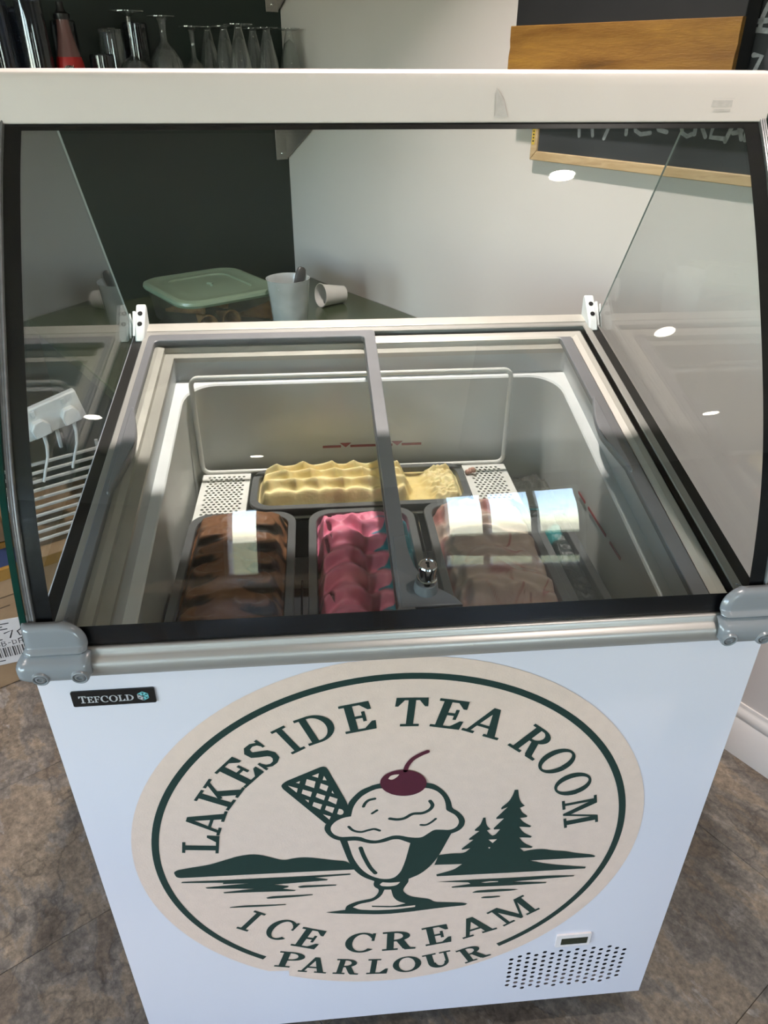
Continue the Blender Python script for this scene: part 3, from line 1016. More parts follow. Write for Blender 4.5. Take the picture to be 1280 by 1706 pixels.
def rail(nm, poly):
    mb = MB()
    mb.prism(poly, 0.0015, 0.0195, lambda s, z, t: W(s, t, z))
    return mb.build(nm, M['pine'], cbt, bevel=0.002)


rail('frame_rail', [(A0, B0), (A1_, B0), (A1_ - fwid, B0 + fwid), (A0 + fwid, B0 + fwid)])
rail('frame_rail', [(A0, B1_), (A0 + fwid, B1_ - fwid), (A1_ - fwid, B1_ - fwid), (A1_, B1_)])
rail('frame_rail', [(A0, B0), (A0 + fwid, B0 + fwid), (A0 + fwid, B1_ - fwid), (A0, B1_)])
rail('frame_rail', [(A1_, B0), (A1_, B1_), (A1_ - fwid, B1_ - fwid), (A1_ - fwid, B0 + fwid)])


def ribbon(mb, pts, w, put):
    """flat brush stroke of width w along 2-D points"""
    P = [Vector(p) for p in pts]
    L, R = [], []
    for i in range(len(P)):
        d = (P[min(i + 1, len(P) - 1)] - P[max(i - 1, 0)]).normalized()
        n = Vector((-d.y, d.x)) * w / 2
        L.append(P[i] + n); R.append(P[i] - n)
    k = len(P)
    v = [put(*p) for p in L] + [put(*p) for p in R]
    mb.add(v, [(i, i + 1, k + i + 1, k + i) for i in range(k - 1)])
    for c, ang0, d in ((P[0], None, P[0] - P[1]), (P[-1], None, P[-1] - P[-2])):
        a0 = atan2(d.y, d.x)
        ring = [(c.x + w / 2 * cos(a0 - pi / 2 + pi * i / 6), c.y + w / 2 * sin(a0 - pi / 2 + pi * i / 6)) for i in range(7)]
        mb.add([put(*q) for q in ring], [tuple(range(7))])


CH = [[(1.310, 0.535), (1.323, 0.479), (1.328, 0.447)], [(1.310, 0.535), (1.342, 0.49), (1.366, 0.535)], [(1.366, 0.535), (1.358, 0.48), (1.366, 0.45)],
      [(1.425, 0.53), (1.412, 0.483), (1.406, 0.465), (1.398, 0.446)], [(1.388, 0.53), (1.412, 0.49)], [(1.450, 0.53), (1.454, 0.485), (1.455, 0.458)],
      [(1.520, 0.528), (1.490, 0.535), (1.470, 0.51), (1.472, 0.48), (1.478, 0.466), (1.492, 0.46), (1.515, 0.464)],
      [(1.565, 0.535), (1.527, 0.532), (1.526, 0.48), (1.534, 0.471), (1.554, 0.468)], [(1.527, 0.503), (1.552, 0.503)],
      [(1.614, 0.53), (1.594, 0.535), (1.583, 0.51), (1.585, 0.481), (1.591, 0.468), (1.603, 0.463), (1.613, 0.468)],
      [(1.620, 0.535), (1.618, 0.485), (1.618, 0.468)], [(1.620, 0.535), (1.645, 0.53), (1.642, 0.505), (1.622, 0.495), (1.643, 0.465)],
      [(1.690, 0.535), (1.658, 0.532), (1.656, 0.487), (1.654, 0.465), (1.685, 0.464)], [(1.657, 0.50), (1.680, 0.50)],
      [(1.712, 0.540), (1.696, 0.489), (1.687, 0.46)], [(1.712, 0.540), (1.708, 0.489), (1.719, 0.466)], [(1.700, 0.475), (1.716, 0.479)],
      [(1.729, 0.540), (1.726, 0.493), (1.727, 0.465)], [(1.729, 0.54), (1.748, 0.49), (1.768, 0.54), (1.772, 0.465)],
      [(1.745, 0.690), (1.728, 0.700), (1.713, 0.679), (1.707, 0.66), (1.706, 0.642)], [(1.694, 0.653), (1.721, 0.654)],
      [(1.697, 0.640), (1.706, 0.640), (1.725, 0.638)], [(1.706, 0.602), (1.722, 0.600), (1.714, 0.576)]]
for n_ in (3, 2, 1, 1, 2, 1, 2, 2, 3, 2, 3, 1):
    mb = MB()
    for st in CH[:n_]:
        ribbon(mb, st, 0.0085, lambda s, z: W(s, 0.0150, ZP + z))
    CH = CH[n_:]
    mb.build('chalk_letter', M['chalk'], cbt, smooth=0, fix=False)
mb = MB(); mb.box(A0 + 0.004, 0.0196, ZP + 0.420, A0 + 0.0125, 0.0200, ZP + 0.470, xf=W)
st_ = mb.build('label_sticker', M['yellow_label'], cbt, smooth=0)
mb = MB()
for k in range(6):
    mb.box(A0 + 0.006, 0.0200, ZP + 0.426 + k * 0.007, A0 + 0.0105, 0.0203, ZP + 0.4295 + k * 0.007, xf=W)
mb.build('sticker_print', M['ink'], st_, smooth=0)

sg = thing('black_sign_board', 'black sign board with a broad golden timber rail along its foot', 'sign', W(1.41, 0.06, ZP + 0.53))
SO, SI, a_, b_ = 0.075, 0.064, 1.145, 1.705
mb = MB(); mb.box(a_ + 0.004, 0.0200, ZP + 0.545, b_ - 0.002, SI, ZP + 1.25, xf=W)
mb.build('black_panel', M['matt_black'], sg, bevel=0.002)
mb = MB()
pr = [(SI, 0.540), (SI, 0.6590), (SO - 0.001, 0.6590), (SO, 0.658), (SO, 0.632), (SO - 0.002, 0.618), (SO + 0.001, 0.600), (SO + 0.001, 0.560), (SO - 0.001, 0.540)]
mb.prism(pr, a_, b_, lambda t, z, s: W(s, t, ZP + z))
mb.build('gold_rail', M['gold_wood'], sg, smooth=40)

# ------------------------------------------------------------------ left of the freezer: boxes, slatted rack, sockets
def carton(name, label, s0, s1, t0, t1, z0, z1, m, group=None):
    t = thing(name, label, 'box', W((s0 + s1) / 2, (t0 + t1) / 2, z0), group)
    mb = MB(); mb.box(s0, t0, z0, s1, t1, z1 - 0.004, xf=W)
    b = mb.build('carton_body', m, t, bevel=0.004)
    mid = (t0 + t1) / 2
    for q0, q1 in ((s0 + 0.001, (s0 + s1) / 2 - 0.002), ((s0 + s1) / 2 + 0.002, s1 - 0.001)):
        mb = MB(); mb.box(q0, t0 + 0.001, z1 - 0.004, q1, t1 - 0.001, z1, xf=W)
        mb.build('flap', m, t, bevel=0.001)
    return t, b


c1, b1 = carton('cardboard_box', 'big brown cardboard box with a white address label on the floor left of the freezer', 0.32, 0.714, 1.022, 1.75, 0.001, 0.367, M['cardboard'])
mb = MB(); mb.box(0.7142, 1.023, 0.336, 0.7150, 1.749, 0.366, xf=W)
mb.box(0.40, 1.29, 0.367, 0.7150, 1.749, 0.3678, xf=W)
mb.build('packing_tape', M['tape_yellow'], c1, smooth=0)
mb = MB(); mb.box(0.61, 1.30, 0.3679, 0.70, 1.60, 0.3684, xf=W)
mb.build('blue_sheet', M['tape_blue'], c1, smooth=0)
mb = MB()
lo_, hi_ = 1.325, 1.50
mb.prism([(lo_, 0.055), (hi_, 0.095), (hi_, 0.245), (lo_, 0.205)], 0.7144, 0.7152, lambda t, z, s: W(s, t, z))
lab = mb.build('address_label', M['paper_white'], c1, smooth=0)


def lput(u, v):
    """u 0..1 across the label (seen left to right), v 0..1 up"""
    return W(0.7156, hi_ - (hi_ - lo_) * u, 0.095 - 0.04 * u + 0.15 * v)


mb = MB()
for k in range(26):
    u = 0.08 + k * 0.033
    wdt = (0.008, 0.016, 0.011, 0.020)[k * 7 % 4]
    mb.add([lput(u, 0.16), lput(u + wdt, 0.16), lput(u + wdt, 0.38), lput(u, 0.38)], [(0, 1, 2, 3)])
for v_, u0_, u1_ in ((0.90, 0.1, 0.7), (0.84, 0.1, 0.6), (0.78, 0.1, 0.66), (0.56, 0.1, 0.55), (0.08, 0.1, 0.5)):
    mb.add([lput(u0_, v_), lput(u1_, v_), lput(u1_, v_ + 0.02), lput(u0_, v_ + 0.02)], [(0, 1, 2, 3)])
mb.build('barcode', M['ink'], lab, smooth=0, fix=False)
mb = MB()
P2 = lambda u, v: lput(u, v)


def lstroke(pts, w):
    ribbon(mb, pts, w, P2)


lstroke([(0.60, 0.70), (0.72, 0.74), (0.66, 0.58)], 0.022)
lstroke([(0.86, 0.75), (0.78, 0.70), (0.80, 0.60), (0.90, 0.62), (0.92, 0.72), (0.84, 0.76)], 0.022)
lstroke([(0.76, 0.52), (0.85, 0.55), (0.95, 0.64)], 0.02)
for x0, st in ((0.42, [[(0.07, 0.09), (0.03, 0.1), (0, 0.05), (0.03, 0), (0.07, 0.02), (0.07, 0.05), (0.045, 0.05)]]),
               (0.52, [[(0, 0), (0, 0.1), (0.05, 0.09), (0.04, 0.055), (0, 0.055)], [(0.04, 0.055), (0.06, 0.03), (0.03, 0), (0, 0)]]),
               (0.61, [[(0, 0.05), (0.03, 0.05)]]), (0.67, [[(0, 0), (0, 0.1), (0.05, 0.08), (0.05, 0.02), (0, 0)]]),
               (0.76, [[(0, 0), (0, 0.1)], [(0.05, 0), (0.05, 0.1)], [(0, 0.05), (0.05, 0.05)]])):
    for s_ in st:
        lstroke([(x0 + a, 0.42 + b) for a, b in s_], 0.012)
mb.build('label_writing', M['ink'], lab, smooth=0, fix=False)
mb = MB()
for z_, t0_, t1_ in ((0.285, 1.28, 1.60), (0.27, 1.42, 1.60), (0.255, 1.36, 1.60), (0.235, 1.40, 1.60)):
    mb.box(0.7143, t0_, z_, 0.7147, t1_, z_ + 0.003, xf=W)
mb.box(0.7143, 1.28, 0.12, 0.7147, 1.283, 0.288, xf=W)
mb.build('box_print', M['brown_ink'], c1, smooth=0)

carton('cardboard_box', 'dark brown cardboard box standing on top of the labelled one', 0.28, 0.58, 1.305, 1.74, 0.3690, 0.66, M['cardboard_dark'])

rk = thing('slatted_rack', 'small white slatted rack behind the left glass, standing on the cardboard box', 'rack', W(0.65, 1.17, 0.3685))
for tt in (1.035, 1.285):
    mb = MB()
    mb.tube([W(0.655, tt, 0.3690), W(0.655, tt, 0.63)], 0.005, n=8)
    mb.build('upright', M['rack_white'], rk)
for k in range(10):
    z_ = 0.385 + k * 0.0245
    mb = MB(); mb.box(0.661, 1.03, z_, 0.667, 1.29, z_ + 0.009, xf=W)
    mb.build('slat', M['rack_white'], rk, bevel=0.002)

# twin socket block with two plugs, resting on the rack
sk = thing('socket_block', 'white two-gang socket block with two plugs above the slatted rack', 'socket', W(0.655, 1.13, 0.63))
ca, cb_ = Vector(W(0.672, 1.195, 0.682)), Vector(W(0.672, 1.055, 0.712))
ux = (cb_ - ca).normalized(); nz = Vector((D1[0], D1[1], 0)); uy = nz.cross(ux) * 1.0
if uy.z < 0:
    uy = -uy


def sput(u, v, w):
    q = ca + ux * u + uy * v + nz * w
    return (q.x, q.y, q.z)


Lk = (cb_ - ca).length
mb = MB(); mb.box(-0.006, -0.005, -0.02, Lk + 0.006, 0.075, 0.004, xf=sput)
skb = mb.build('faceplate', M['white_plastic'], sk, bevel=0.004)
for u in (0.032, Lk - 0.032):
    mb = MB()
    mb.prism([(u - 0.022, 0.004), (u + 0.022, 0.004), (u + 0.024, 0.028), (u + 0.012, 0.044), (u - 0.012, 0.044), (u - 0.024, 0.028)], 0.0045, 0.026, sput)
    pl = mb.build('plug', M['white_plastic'], sk, bevel=0.003)
    mb = MB()
    p0 = Vector(sput(u, 0.004, 0.015))
    mb.tube([p0, p0 + Vector((0, 0, -0.03)), p0 + Vector((0, 0, -0.06)) + ux * -0.005, p0 + Vector((0, 0, -0.09)) + ux * -0.018,
             p0 + Vector((0, 0, -0.12)) + ux * -0.03], [0.006, 0.0045, 0.0038, 0.0036, 0.0036], n=8)
    mb.build('flex', M['white_plastic'], pl)
    mb = MB()
    mb.box(u - 0.005, 0.055, 0.0042, u + 0.005, 0.068, 0.008, xf=sput)
    mb.build('rocker_switch', M['white_plastic'], sk, bevel=0.001)
# the block hangs off a bracket screwed to the rack's upright
mb = MB(); mb.box(0.640, 1.120, 0.630, 0.652, 1.128, 0.70, xf=W)
mb.build('mounting_arm', M['white_plastic'], sk, bevel=0.001)

# ------------------------------------------------------------------ a table behind the camera (mirrored in the front glass)
tx, ty = -0.28, -1.75
tb_ = thing('cafe_table', 'oak cafe table behind the viewer, mirrored in the curved glass', 'table', (tx, ty, 0))
mb = MB()
mb.loops([[(tx + x, ty + y, z) for x, y in rrect(-0.45, 0.45, -0.35, 0.35, 0.05)] for z in (0.715, 0.745)], True, True)
mb.build('tabletop', M['oak'], tb_, bevel=0.003)
mb = MB()
mb.box(tx - 0.38, ty - 0.28, 0.64, tx + 0.38, ty + 0.28, 0.714)
mb.build('apron', M['oak'], tb_, smooth=0)
for sx in (-1, 1):
    for sy in (-1, 1):
        mb = MB()
        x, y = tx + sx * 0.37, ty + sy * 0.27
        mb.loops([[(x - 0.018, y - 0.018, 0), (x + 0.018, y - 0.018, 0), (x + 0.018, y + 0.018, 0), (x - 0.018, y + 0.018, 0)],
                  [(x - 0.028, y - 0.028, 0.715), (x + 0.028, y - 0.028, 0.715), (x + 0.028, y + 0.028, 0.715), (x - 0.028, y + 0.028, 0.715)]], True, True)
        mb.build('leg', M['oak'], tb_, smooth=0)

# ------------------------------------------------------------------ the ice cream freezer
fz = thing('ice_cream_freezer', 'white ice cream display freezer with a curved glass canopy and a round tea room logo', 'freezer', (0, 0.35, 0))
HW = 0.425
BZ = ZP - 0.8235
YB = 0.70

# body shell
mb = MB()
for sx in (-1, 1):
    x0, x1 = sorted((sx * 0.403, sx * HW))
    mb.prism([(0.003, BZ), (YB, BZ), (YB, H(0, YB, 0.036)[2]), (0.012, H(0, 0.012, 0.036)[2]), (0.003, ZP)], x0, x1, lambda y, z, x: (x, y, z))
mb.box(-0.403, YB - 0.03, BZ, 0.403, YB, H(0, YB - 0.03, 0.036)[2])
mb.box(-0.403, 0.003, BZ, 0.403, YB - 0.03, BZ + 0.02)
mb.build('cabinet_body', M['panel_white'], fz, bevel=0.003)

# front panel with its real vent holes
PX, QZ = 0.01377, 0.0136
VX0, VX1 = 0.181 - PX / 2, 0.181 + 14 * PX + PX / 2
VZ0, VZ1 = -0.668 - 8.5 * QZ - 0.004, -0.668 + 0.5 * QZ + 0.004
mb = MB()


def pq(x0, z0, x1, z1, y=0.0):
    mb.add([(x0, y, ZP + z0), (x1, y, ZP + z0), (x1, y, ZP + z1), (x0, y, ZP + z1)], [(0, 1, 2, 3)])


ZB = -0.8235
pq(-HW, VZ1, HW, 0.0); pq(-HW, ZB, HW, VZ0); pq(-HW, VZ0, VX0, VZ1); pq(VX1, VZ0, HW, VZ1)
for c in range(15):
    xc = 0.181 + c * PX
    if c % 2 == 0:
        zs = [-0.668 - k * QZ for k in range(9)]
        if c in (0, 14):
            zs = zs[1:-1]
    else:
        zs = [-0.6748 - k * QZ for k in range(8)]
    pq(xc - PX / 2, zs[0] + QZ / 2, xc + PX / 2, VZ1)
    pq(xc - PX / 2, VZ0, xc + PX / 2, zs[-1] - QZ / 2)
    for zc in zs:
        o = [(xc + PX / 2, zc), (xc + PX / 2, zc + QZ / 2), (xc - PX / 2, zc + QZ / 2), (xc - PX / 2, zc), (xc - PX / 2, zc - QZ / 2), (xc + PX / 2, zc - QZ / 2)]
        r = 0.0043
        hx = [(xc + r * cos(k * pi / 3), zc + r * sin(k * pi / 3)) for k in range(6)]
        v = [(x, 0.0, ZP + z) for x, z in o] + [(x, 0.0, ZP + z) for x, z in hx] + [(x, 0.0006, ZP + z) for x, z in hx]
        f = [(k, (k + 1) % 6, 6 + (k + 1) % 6, 6 + k) for k in range(6)] + [(6 + k, 6 + (k + 1) % 6, 12 + (k + 1) % 6, 12 + k) for k in range(6)]
        mb.add(v, f)
# returns of the folded sheet at both sides, top and bottom
for sx in (-1, 1):
    mb.add([(sx * HW, 0, ZP), (sx * HW, 0, BZ), (sx * HW, 0.006, BZ), (sx * HW, 0.006, ZP)], [(0, 1, 2, 3)])
mb.add([(-HW, 0, BZ), (HW, 0, BZ), (HW, 0.006, BZ), (-HW, 0.006, BZ)], [(0, 1, 2, 3)])
fp = mb.build('front_panel', M['panel_white'], fz, smooth=0, fix=False)
mb = MB(); mb.box(VX0 - 0.02, 0.03, ZP + VZ0 - 0.01, VX1 + 0.02, 0.034, ZP + VZ1 + 0.01)
mb.build('vent_shade_sheet', M['dark_void'], fp, smooth=0)  # black sheet stands in for the shade inside, behind the holes

# ---- the round logo, flat print in layers
DC = (-0.0185, -0.3538)


def dput(y):
    return lambda x, z: (x, y, ZP + z)


DEC = {"g":[[[-1659,-2080],[-1647,-2045],[-1595,-1992],[-1144,-1766],[-1110,-1759],[-1072,-1773],[-1050,-1811],[-812,-2516],[-773,-2786],[-1018,-2869],[-1120,-2905],[-1643,-2133]],[[-812,-2516],[-735,-2387],[-644,-2276],[-564,-2225],[-485,-2196],[-526,-2198],[-385,-2160],[-82,-2052],[227,-2207],[335,-2245],[447,-2355],[532,-2491],[581,-2625],[607,-2777],[690,-2843],[772,-2966],[802,-3066],[791,-3182],[727,-3273],[628,-3321],[54,-3462],[-60,-3398],[-161,-3346],[-236,-3357],[-411,-3426],[-523,-3418],[-659,-3346],[-596,-3357],[-679,-3317],[-928,-3299],[-1030,-3242],[-1109,-3133],[-1145,-3015],[-1120,-2905],[-1016,-2806],[-812,-2734]],[[-937,-3283],[-835,-3763],[-756,-3994],[-632,-4179],[-462,-4302],[-479,-4372],[-462,-4447],[-393,-4515],[-411,-4616],[-481,-4726],[-744,-4779],[-886,-4865],[-906,-4969],[-1196,-4995],[-1049,-5041],[-340,-5168],[19,-5164],[558,-5116],[919,-5105],[957,-5070],[879,-5031],[443,-4952],[368,-4859],[189,-4804],[46,-4739],[-45,-4592],[-11,-4493],[39,-4383],[37,-4311],[208,-4218],[364,-4026],[466,-3803],[620,-3321],[474,-3205],[48,-3206],[-180,-3283],[-507,-3322]],[[-3258,-3726],[-3206,-3681],[-3039,-3651],[-2768,-3617],[-2554,-3541],[-2341,-3466],[-2155,-3449],[-2034,-3478],[-1875,-3566],[-1735,-3645],[-1566,-3605],[-1420,-3609],[-1254,-3654],[-1046,-3726],[-825,-3778],[-754,-3982],[-1902,-3921],[-3191,-3865],[-3238,-3834]],[[-3191,-3982],[-3172,-3956],[-2624,-3993],[-2247,-4008],[-1485,-4047],[-810,-4071],[-810,-4100],[-1317,-4099],[-1136,-4166],[-1148,-4190],[-1911,-4190],[-1701,-4255],[-1714,-4282],[-1791,-4309],[-1611,-4370],[-1623,-4387],[-2191,-4335],[-2626,-4305],[-2635,-4282],[-2195,-4254],[-2854,-4161],[-2871,-4133],[-2257,-4114],[-2623,-4083],[-2610,-4053]],[[-1574,-4290],[-1519,-4268],[-1022,-4309],[-1018,-4332],[-1284,-4329],[-1543,-4320]],[[-2043,-4497],[-1965,-4471],[-1368,-4504],[-1369,-4523],[-1665,-4538],[-2023,-4523]],[[-2585,-4659],[-2392,-4645],[-1774,-4698],[-1768,-4714],[-2071,-4713],[-2580,-4675]],[[463,-3795],[636,-3778],[830,-3797],[915,-3689],[798,-3713],[787,-3688],[948,-3496],[885,-3497],[879,-3467],[1017,-3313],[953,-3297],[951,-3269],[1017,-3187],[1038,-3106],[1050,-3024],[1085,-3023],[1099,-3140],[1128,-3227],[1177,-3289],[1125,-3312],[1177,-3403],[1217,-3442],[1260,-3413],[1314,-3306],[1223,-3301],[1217,-3272],[1348,-3072],[1241,-3074],[1235,-3045],[1379,-2830],[1295,-2875],[1286,-2834],[1386,-2711],[1426,-2583],[1443,-2481],[1490,-2480],[1517,-2646],[1558,-2756],[1618,-2830],[1551,-2868],[1598,-2977],[1678,-3055],[1671,-3081],[1573,-3090],[1648,-3204],[1757,-3287],[1741,-3313],[1584,-3281],[1652,-3416],[1792,-3528],[1776,-3552],[1608,-3526],[1687,-3666],[1832,-3772],[1812,-3794],[1642,-3773],[1707,-3861],[1863,-3836],[1995,-3840],[2172,-3904],[2326,-3929],[2487,-3997],[2724,-4057],[2808,-4104],[2803,-4134],[1816,-4095],[2175,-4239],[2703,-4360],[2699,-4400],[1615,-4360],[456,-4301],[445,-4257],[703,-4173],[817,-4050],[408,-4019]],[[462,-4443],[955,-4455],[1550,-4487],[2209,-4510],[2556,-4556],[2549,-4577],[2024,-4581],[1598,-4589],[2141,-4671],[2134,-4696],[1568,-4681],[698,-4618],[687,-4597],[972,-4559],[940,-4517]],[[1015,-4784],[1070,-4746],[1458,-4754],[1720,-4799],[1620,-4818],[1269,-4813],[1025,-4792]],[[1158,-4935],[1219,-4917],[1454,-4933],[1453,-4956],[1321,-4971],[1173,-4954]]],"b":[[[-1257,-1918],[-1167,-1877],[-1181,-1962]],[[-1103,-1934],[-1072,-2024],[-1123,-2012]],[[-1468,-2027],[-1413,-2001],[-1426,-2049]],[[-1572,-2074],[-1450,-2139],[-1469,-2221]],[[-1325,-1972],[-1215,-2031],[-1240,-2154],[-1352,-2083]],[[-1149,-2072],[-1054,-2136],[-1083,-2237],[-1170,-2168]],[[-1007,-2230],[-984,-2297],[-1016,-2274]],[[-1386,-2168],[-1270,-2232],[-1295,-2327],[-1406,-2247]],[[-1205,-2261],[-1100,-2325],[-1123,-2413],[-1228,-2334]],[[-1042,-2342],[-943,-2403],[-966,-2512],[-1068,-2427]],[[-1370,-2368],[-1319,-2392],[-1325,-2437]],[[-1257,-2434],[-1149,-2495],[-1178,-2596],[-1279,-2511]],[[-1094,-2527],[-990,-2581],[-1020,-2687],[-1117,-2606]],[[-931,-2608],[-890,-2624],[-866,-2673],[-882,-2726],[-918,-2738],[-957,-2710]],[[-1148,-2696],[-1044,-2755],[-1065,-2819]],[[-385,-2240],[-527,-2305],[-634,-2401],[-565,-2330],[-666,-2440],[-738,-2586],[-773,-2786],[-874,-2798],[-977,-2858],[-1041,-2946],[-1059,-3025],[-1036,-3109],[-987,-3173],[-916,-3214],[-823,-3217],[-719,-3221],[-626,-3254],[-657,-3237],[-547,-3320],[-423,-3354],[-311,-3308],[-199,-3262],[-100,-3274],[51,-3342],[202,-3360],[287,-3280],[372,-3202],[460,-3212],[599,-3238],[684,-3189],[717,-3095],[706,-3017],[657,-2915],[567,-2838],[522,-2796],[509,-2654],[466,-2502],[364,-2364],[206,-2293],[-77,-2371]],[[-833,-3309],[-703,-3312],[-508,-3414],[-344,-3408],[-196,-3347],[-114,-3356],[45,-3463],[-22,-3893],[-86,-4137],[-187,-4267],[-342,-4266],[-513,-4167],[-646,-3994],[-759,-3718]],[[-385,-4385],[-342,-4338],[-238,-4369],[-83,-4367],[-134,-4442],[-238,-4457],[-359,-4432]],[[-315,-4526],[-216,-4539],[-183,-4737],[-111,-4853],[5,-4921],[-163,-4967],[-508,-4909],[-500,-4941],[-163,-5007],[155,-4991],[150,-5033],[-126,-5059],[-465,-5038],[-694,-4984],[-790,-4909],[-692,-4838],[-481,-4801],[-359,-4683]],[[1165,-3522],[1287,-3525],[1230,-3605]],[[1173,-3697],[1206,-3702],[1190,-3732]],[[1133,-4542],[1266,-4528],[1392,-4545],[1384,-4560],[1192,-4557]]],"s":[[[[-603,-2596],[-576,-2525],[-528,-2472],[-451,-2452]],44.2,"g"],[[[-488,-2752],[-422,-2694]],38.3,"g"],[[[-246,-2889],[-142,-2920],[-44,-2902],[64,-2825],[198,-2822],[294,-2761],[330,-2671],[294,-2580]],53.0,"g"],[[[181,-3072],[256,-3081],[328,-3031],[385,-2965]],38.3,"g"],[[[-808,-2998],[-748,-3086],[-645,-3131],[-541,-3104],[-459,-3089],[-386,-3132]],42.2,"g"],[[[-653,-3484],[-609,-3682],[-528,-3940],[-448,-4099]],62.0,"g"],[[[-52,-1934],[-28,-1834],[39,-1722],[140,-1645],[225,-1602]],61.8,"c"]],"c":[[[235,-2204],[231,-2254],[215,-2301],[187,-2344],[150,-2379],[103,-2407],[49,-2426],[-9,-2435],[-70,-2433],[-131,-2421],[-190,-2400],[-244,-2370],[-291,-2332],[-330,-2289],[-358,-2241],[-376,-2190],[-382,-2140],[-376,-2090],[-359,-2044],[-331,-2003],[-293,-1969],[-247,-1943],[-195,-1925],[-138,-1916],[-79,-1917],[-19,-1928],[38,-1948],[92,-1977],[139,-2013],[179,-2056],[209,-2103],[228,-2153]]],"h":[[[-275,-2067],[-246,-2009],[-188,-1992],[-130,-1995],[-153,-2036],[-193,-2075],[-234,-2092]]],"low":[["I",[-2550,-5211],[-2394,-5329]],["C",[-2204,-5454],[-1868,-5681]],["E",[-1778,-5802],[-1407,-5980]],["C",[-965,-5961],[-479,-6139]],["R",[-349,-6188],[175,-6201]],["E",[355,-6160],[772,-6089]],["A",[951,-6048],[1470,-5841]],["M",[1590,-5783],[2118,-5382]],["P",[-2070,-6367],[-1622,-6508]],["A",[-1709,-6579],[-1277,-6711]],["R",[-1157,-6744],[-754,-6834]],["L",[-609,-6845],[-273,-6879]],["O",[-157,-6890],[308,-6858]],["U",[390,-6872],[854,-6774]],["R",[1035,-6791],[1439,-6599]]]}
mb = MB()
RD = 0.3567
outl = []
for k in range(120):
    a = 2 * pi * k / 120
    deg = (math.degrees(a) + 180) % 360 - 180
    if -123.4 < deg < -118.0:
        continue
    outl.append((DC[0] + RD * cos(a), min(DC[1] + RD * sin(a), -0.0005), deg))
pts = []
for x, z, deg in outl:
    pts.append((x, z))
    if -126.5 < deg <= -123.4 and not any(q == 'n' for q in pts):
        nxt = True
idx = max(i for i, q in enumerate(outl) if q[2] < -123.4 and q[2] > -130)
pts = [(q[0], q[1]) for q in outl]
ins = [(DC[0] - 0.1973, DC[1] - 0.2966), (DC[0] - 0.1663, DC[1] - 0.3005), (DC[0] - 0.1661, DC[1] - 0.3155)]
pts = pts[:idx + 1] + ins + pts[idx + 1:]
mb.flat(pts, dput(-0.0006))
lg = mb.build('logo_decal', M['decal_beige'], fz, smooth=0)


def cart(a, r):
    a = radians(a)
    return (DC[0] + r * cos(a), DC[1] + r * sin(a))


mb = MB()
N = 150
a0, a1 = -58.2, 231.95
v = [dput(-0.0009)(*cart(a0 + (a1 - a0) * i / N, r)) for i in range(N + 1) for r in (0.3208, 0.3305)]
mb.add(v, [(2 * i, 2 * i + 1, 2 * i + 3, 2 * i + 2) for i in range(N)])
mb.build('green_ring', M['decal_green'], lg, smooth=0)


# serif capitals as polygons in a unit box (u across 0..w, v up 0..1)
def R_(x0, y0, x1, y1):
    return [(x0, y0), (x1, y0), (x1, y1), (x0, y1)]


def ringpolys(cx, cy, ro, so, ri, si, a0, a1, n=22, dx=0.0):
    out = []
    for i in range(n):
        b0, b1 = radians(a0 + (a1 - a0) * i / n), radians(a0 + (a1 - a0) * (i + 1) / n)
        out.append([(cx + ro * cos(b0), cy + so * sin(b0)), (cx + ro * cos(b1), cy + so * sin(b1)),
                    (cx + dx + ri * cos(b1), cy + si * sin(b1)), (cx + dx + ri * cos(b0), cy + si * sin(b0))])
    return out


def strokepolys(pts):
    """pts: (x, y, width)"""
    out = []
    P = [Vector(p[:2]) for p in pts]
    L, R = [], []
    for i in range(len(P)):
        d = (P[min(i + 1, len(P) - 1)] - P[max(i - 1, 0)]).normalized()
        n = Vector((-d.y, d.x)) * pts[i][2] / 2
        L.append(P[i] + n); R.append(P[i] - n)
    for i in range(len(P) - 1):
        out.append([tuple(L[i]), tuple(L[i + 1]), tuple(R[i + 1]), tuple(R[i])])
    return out


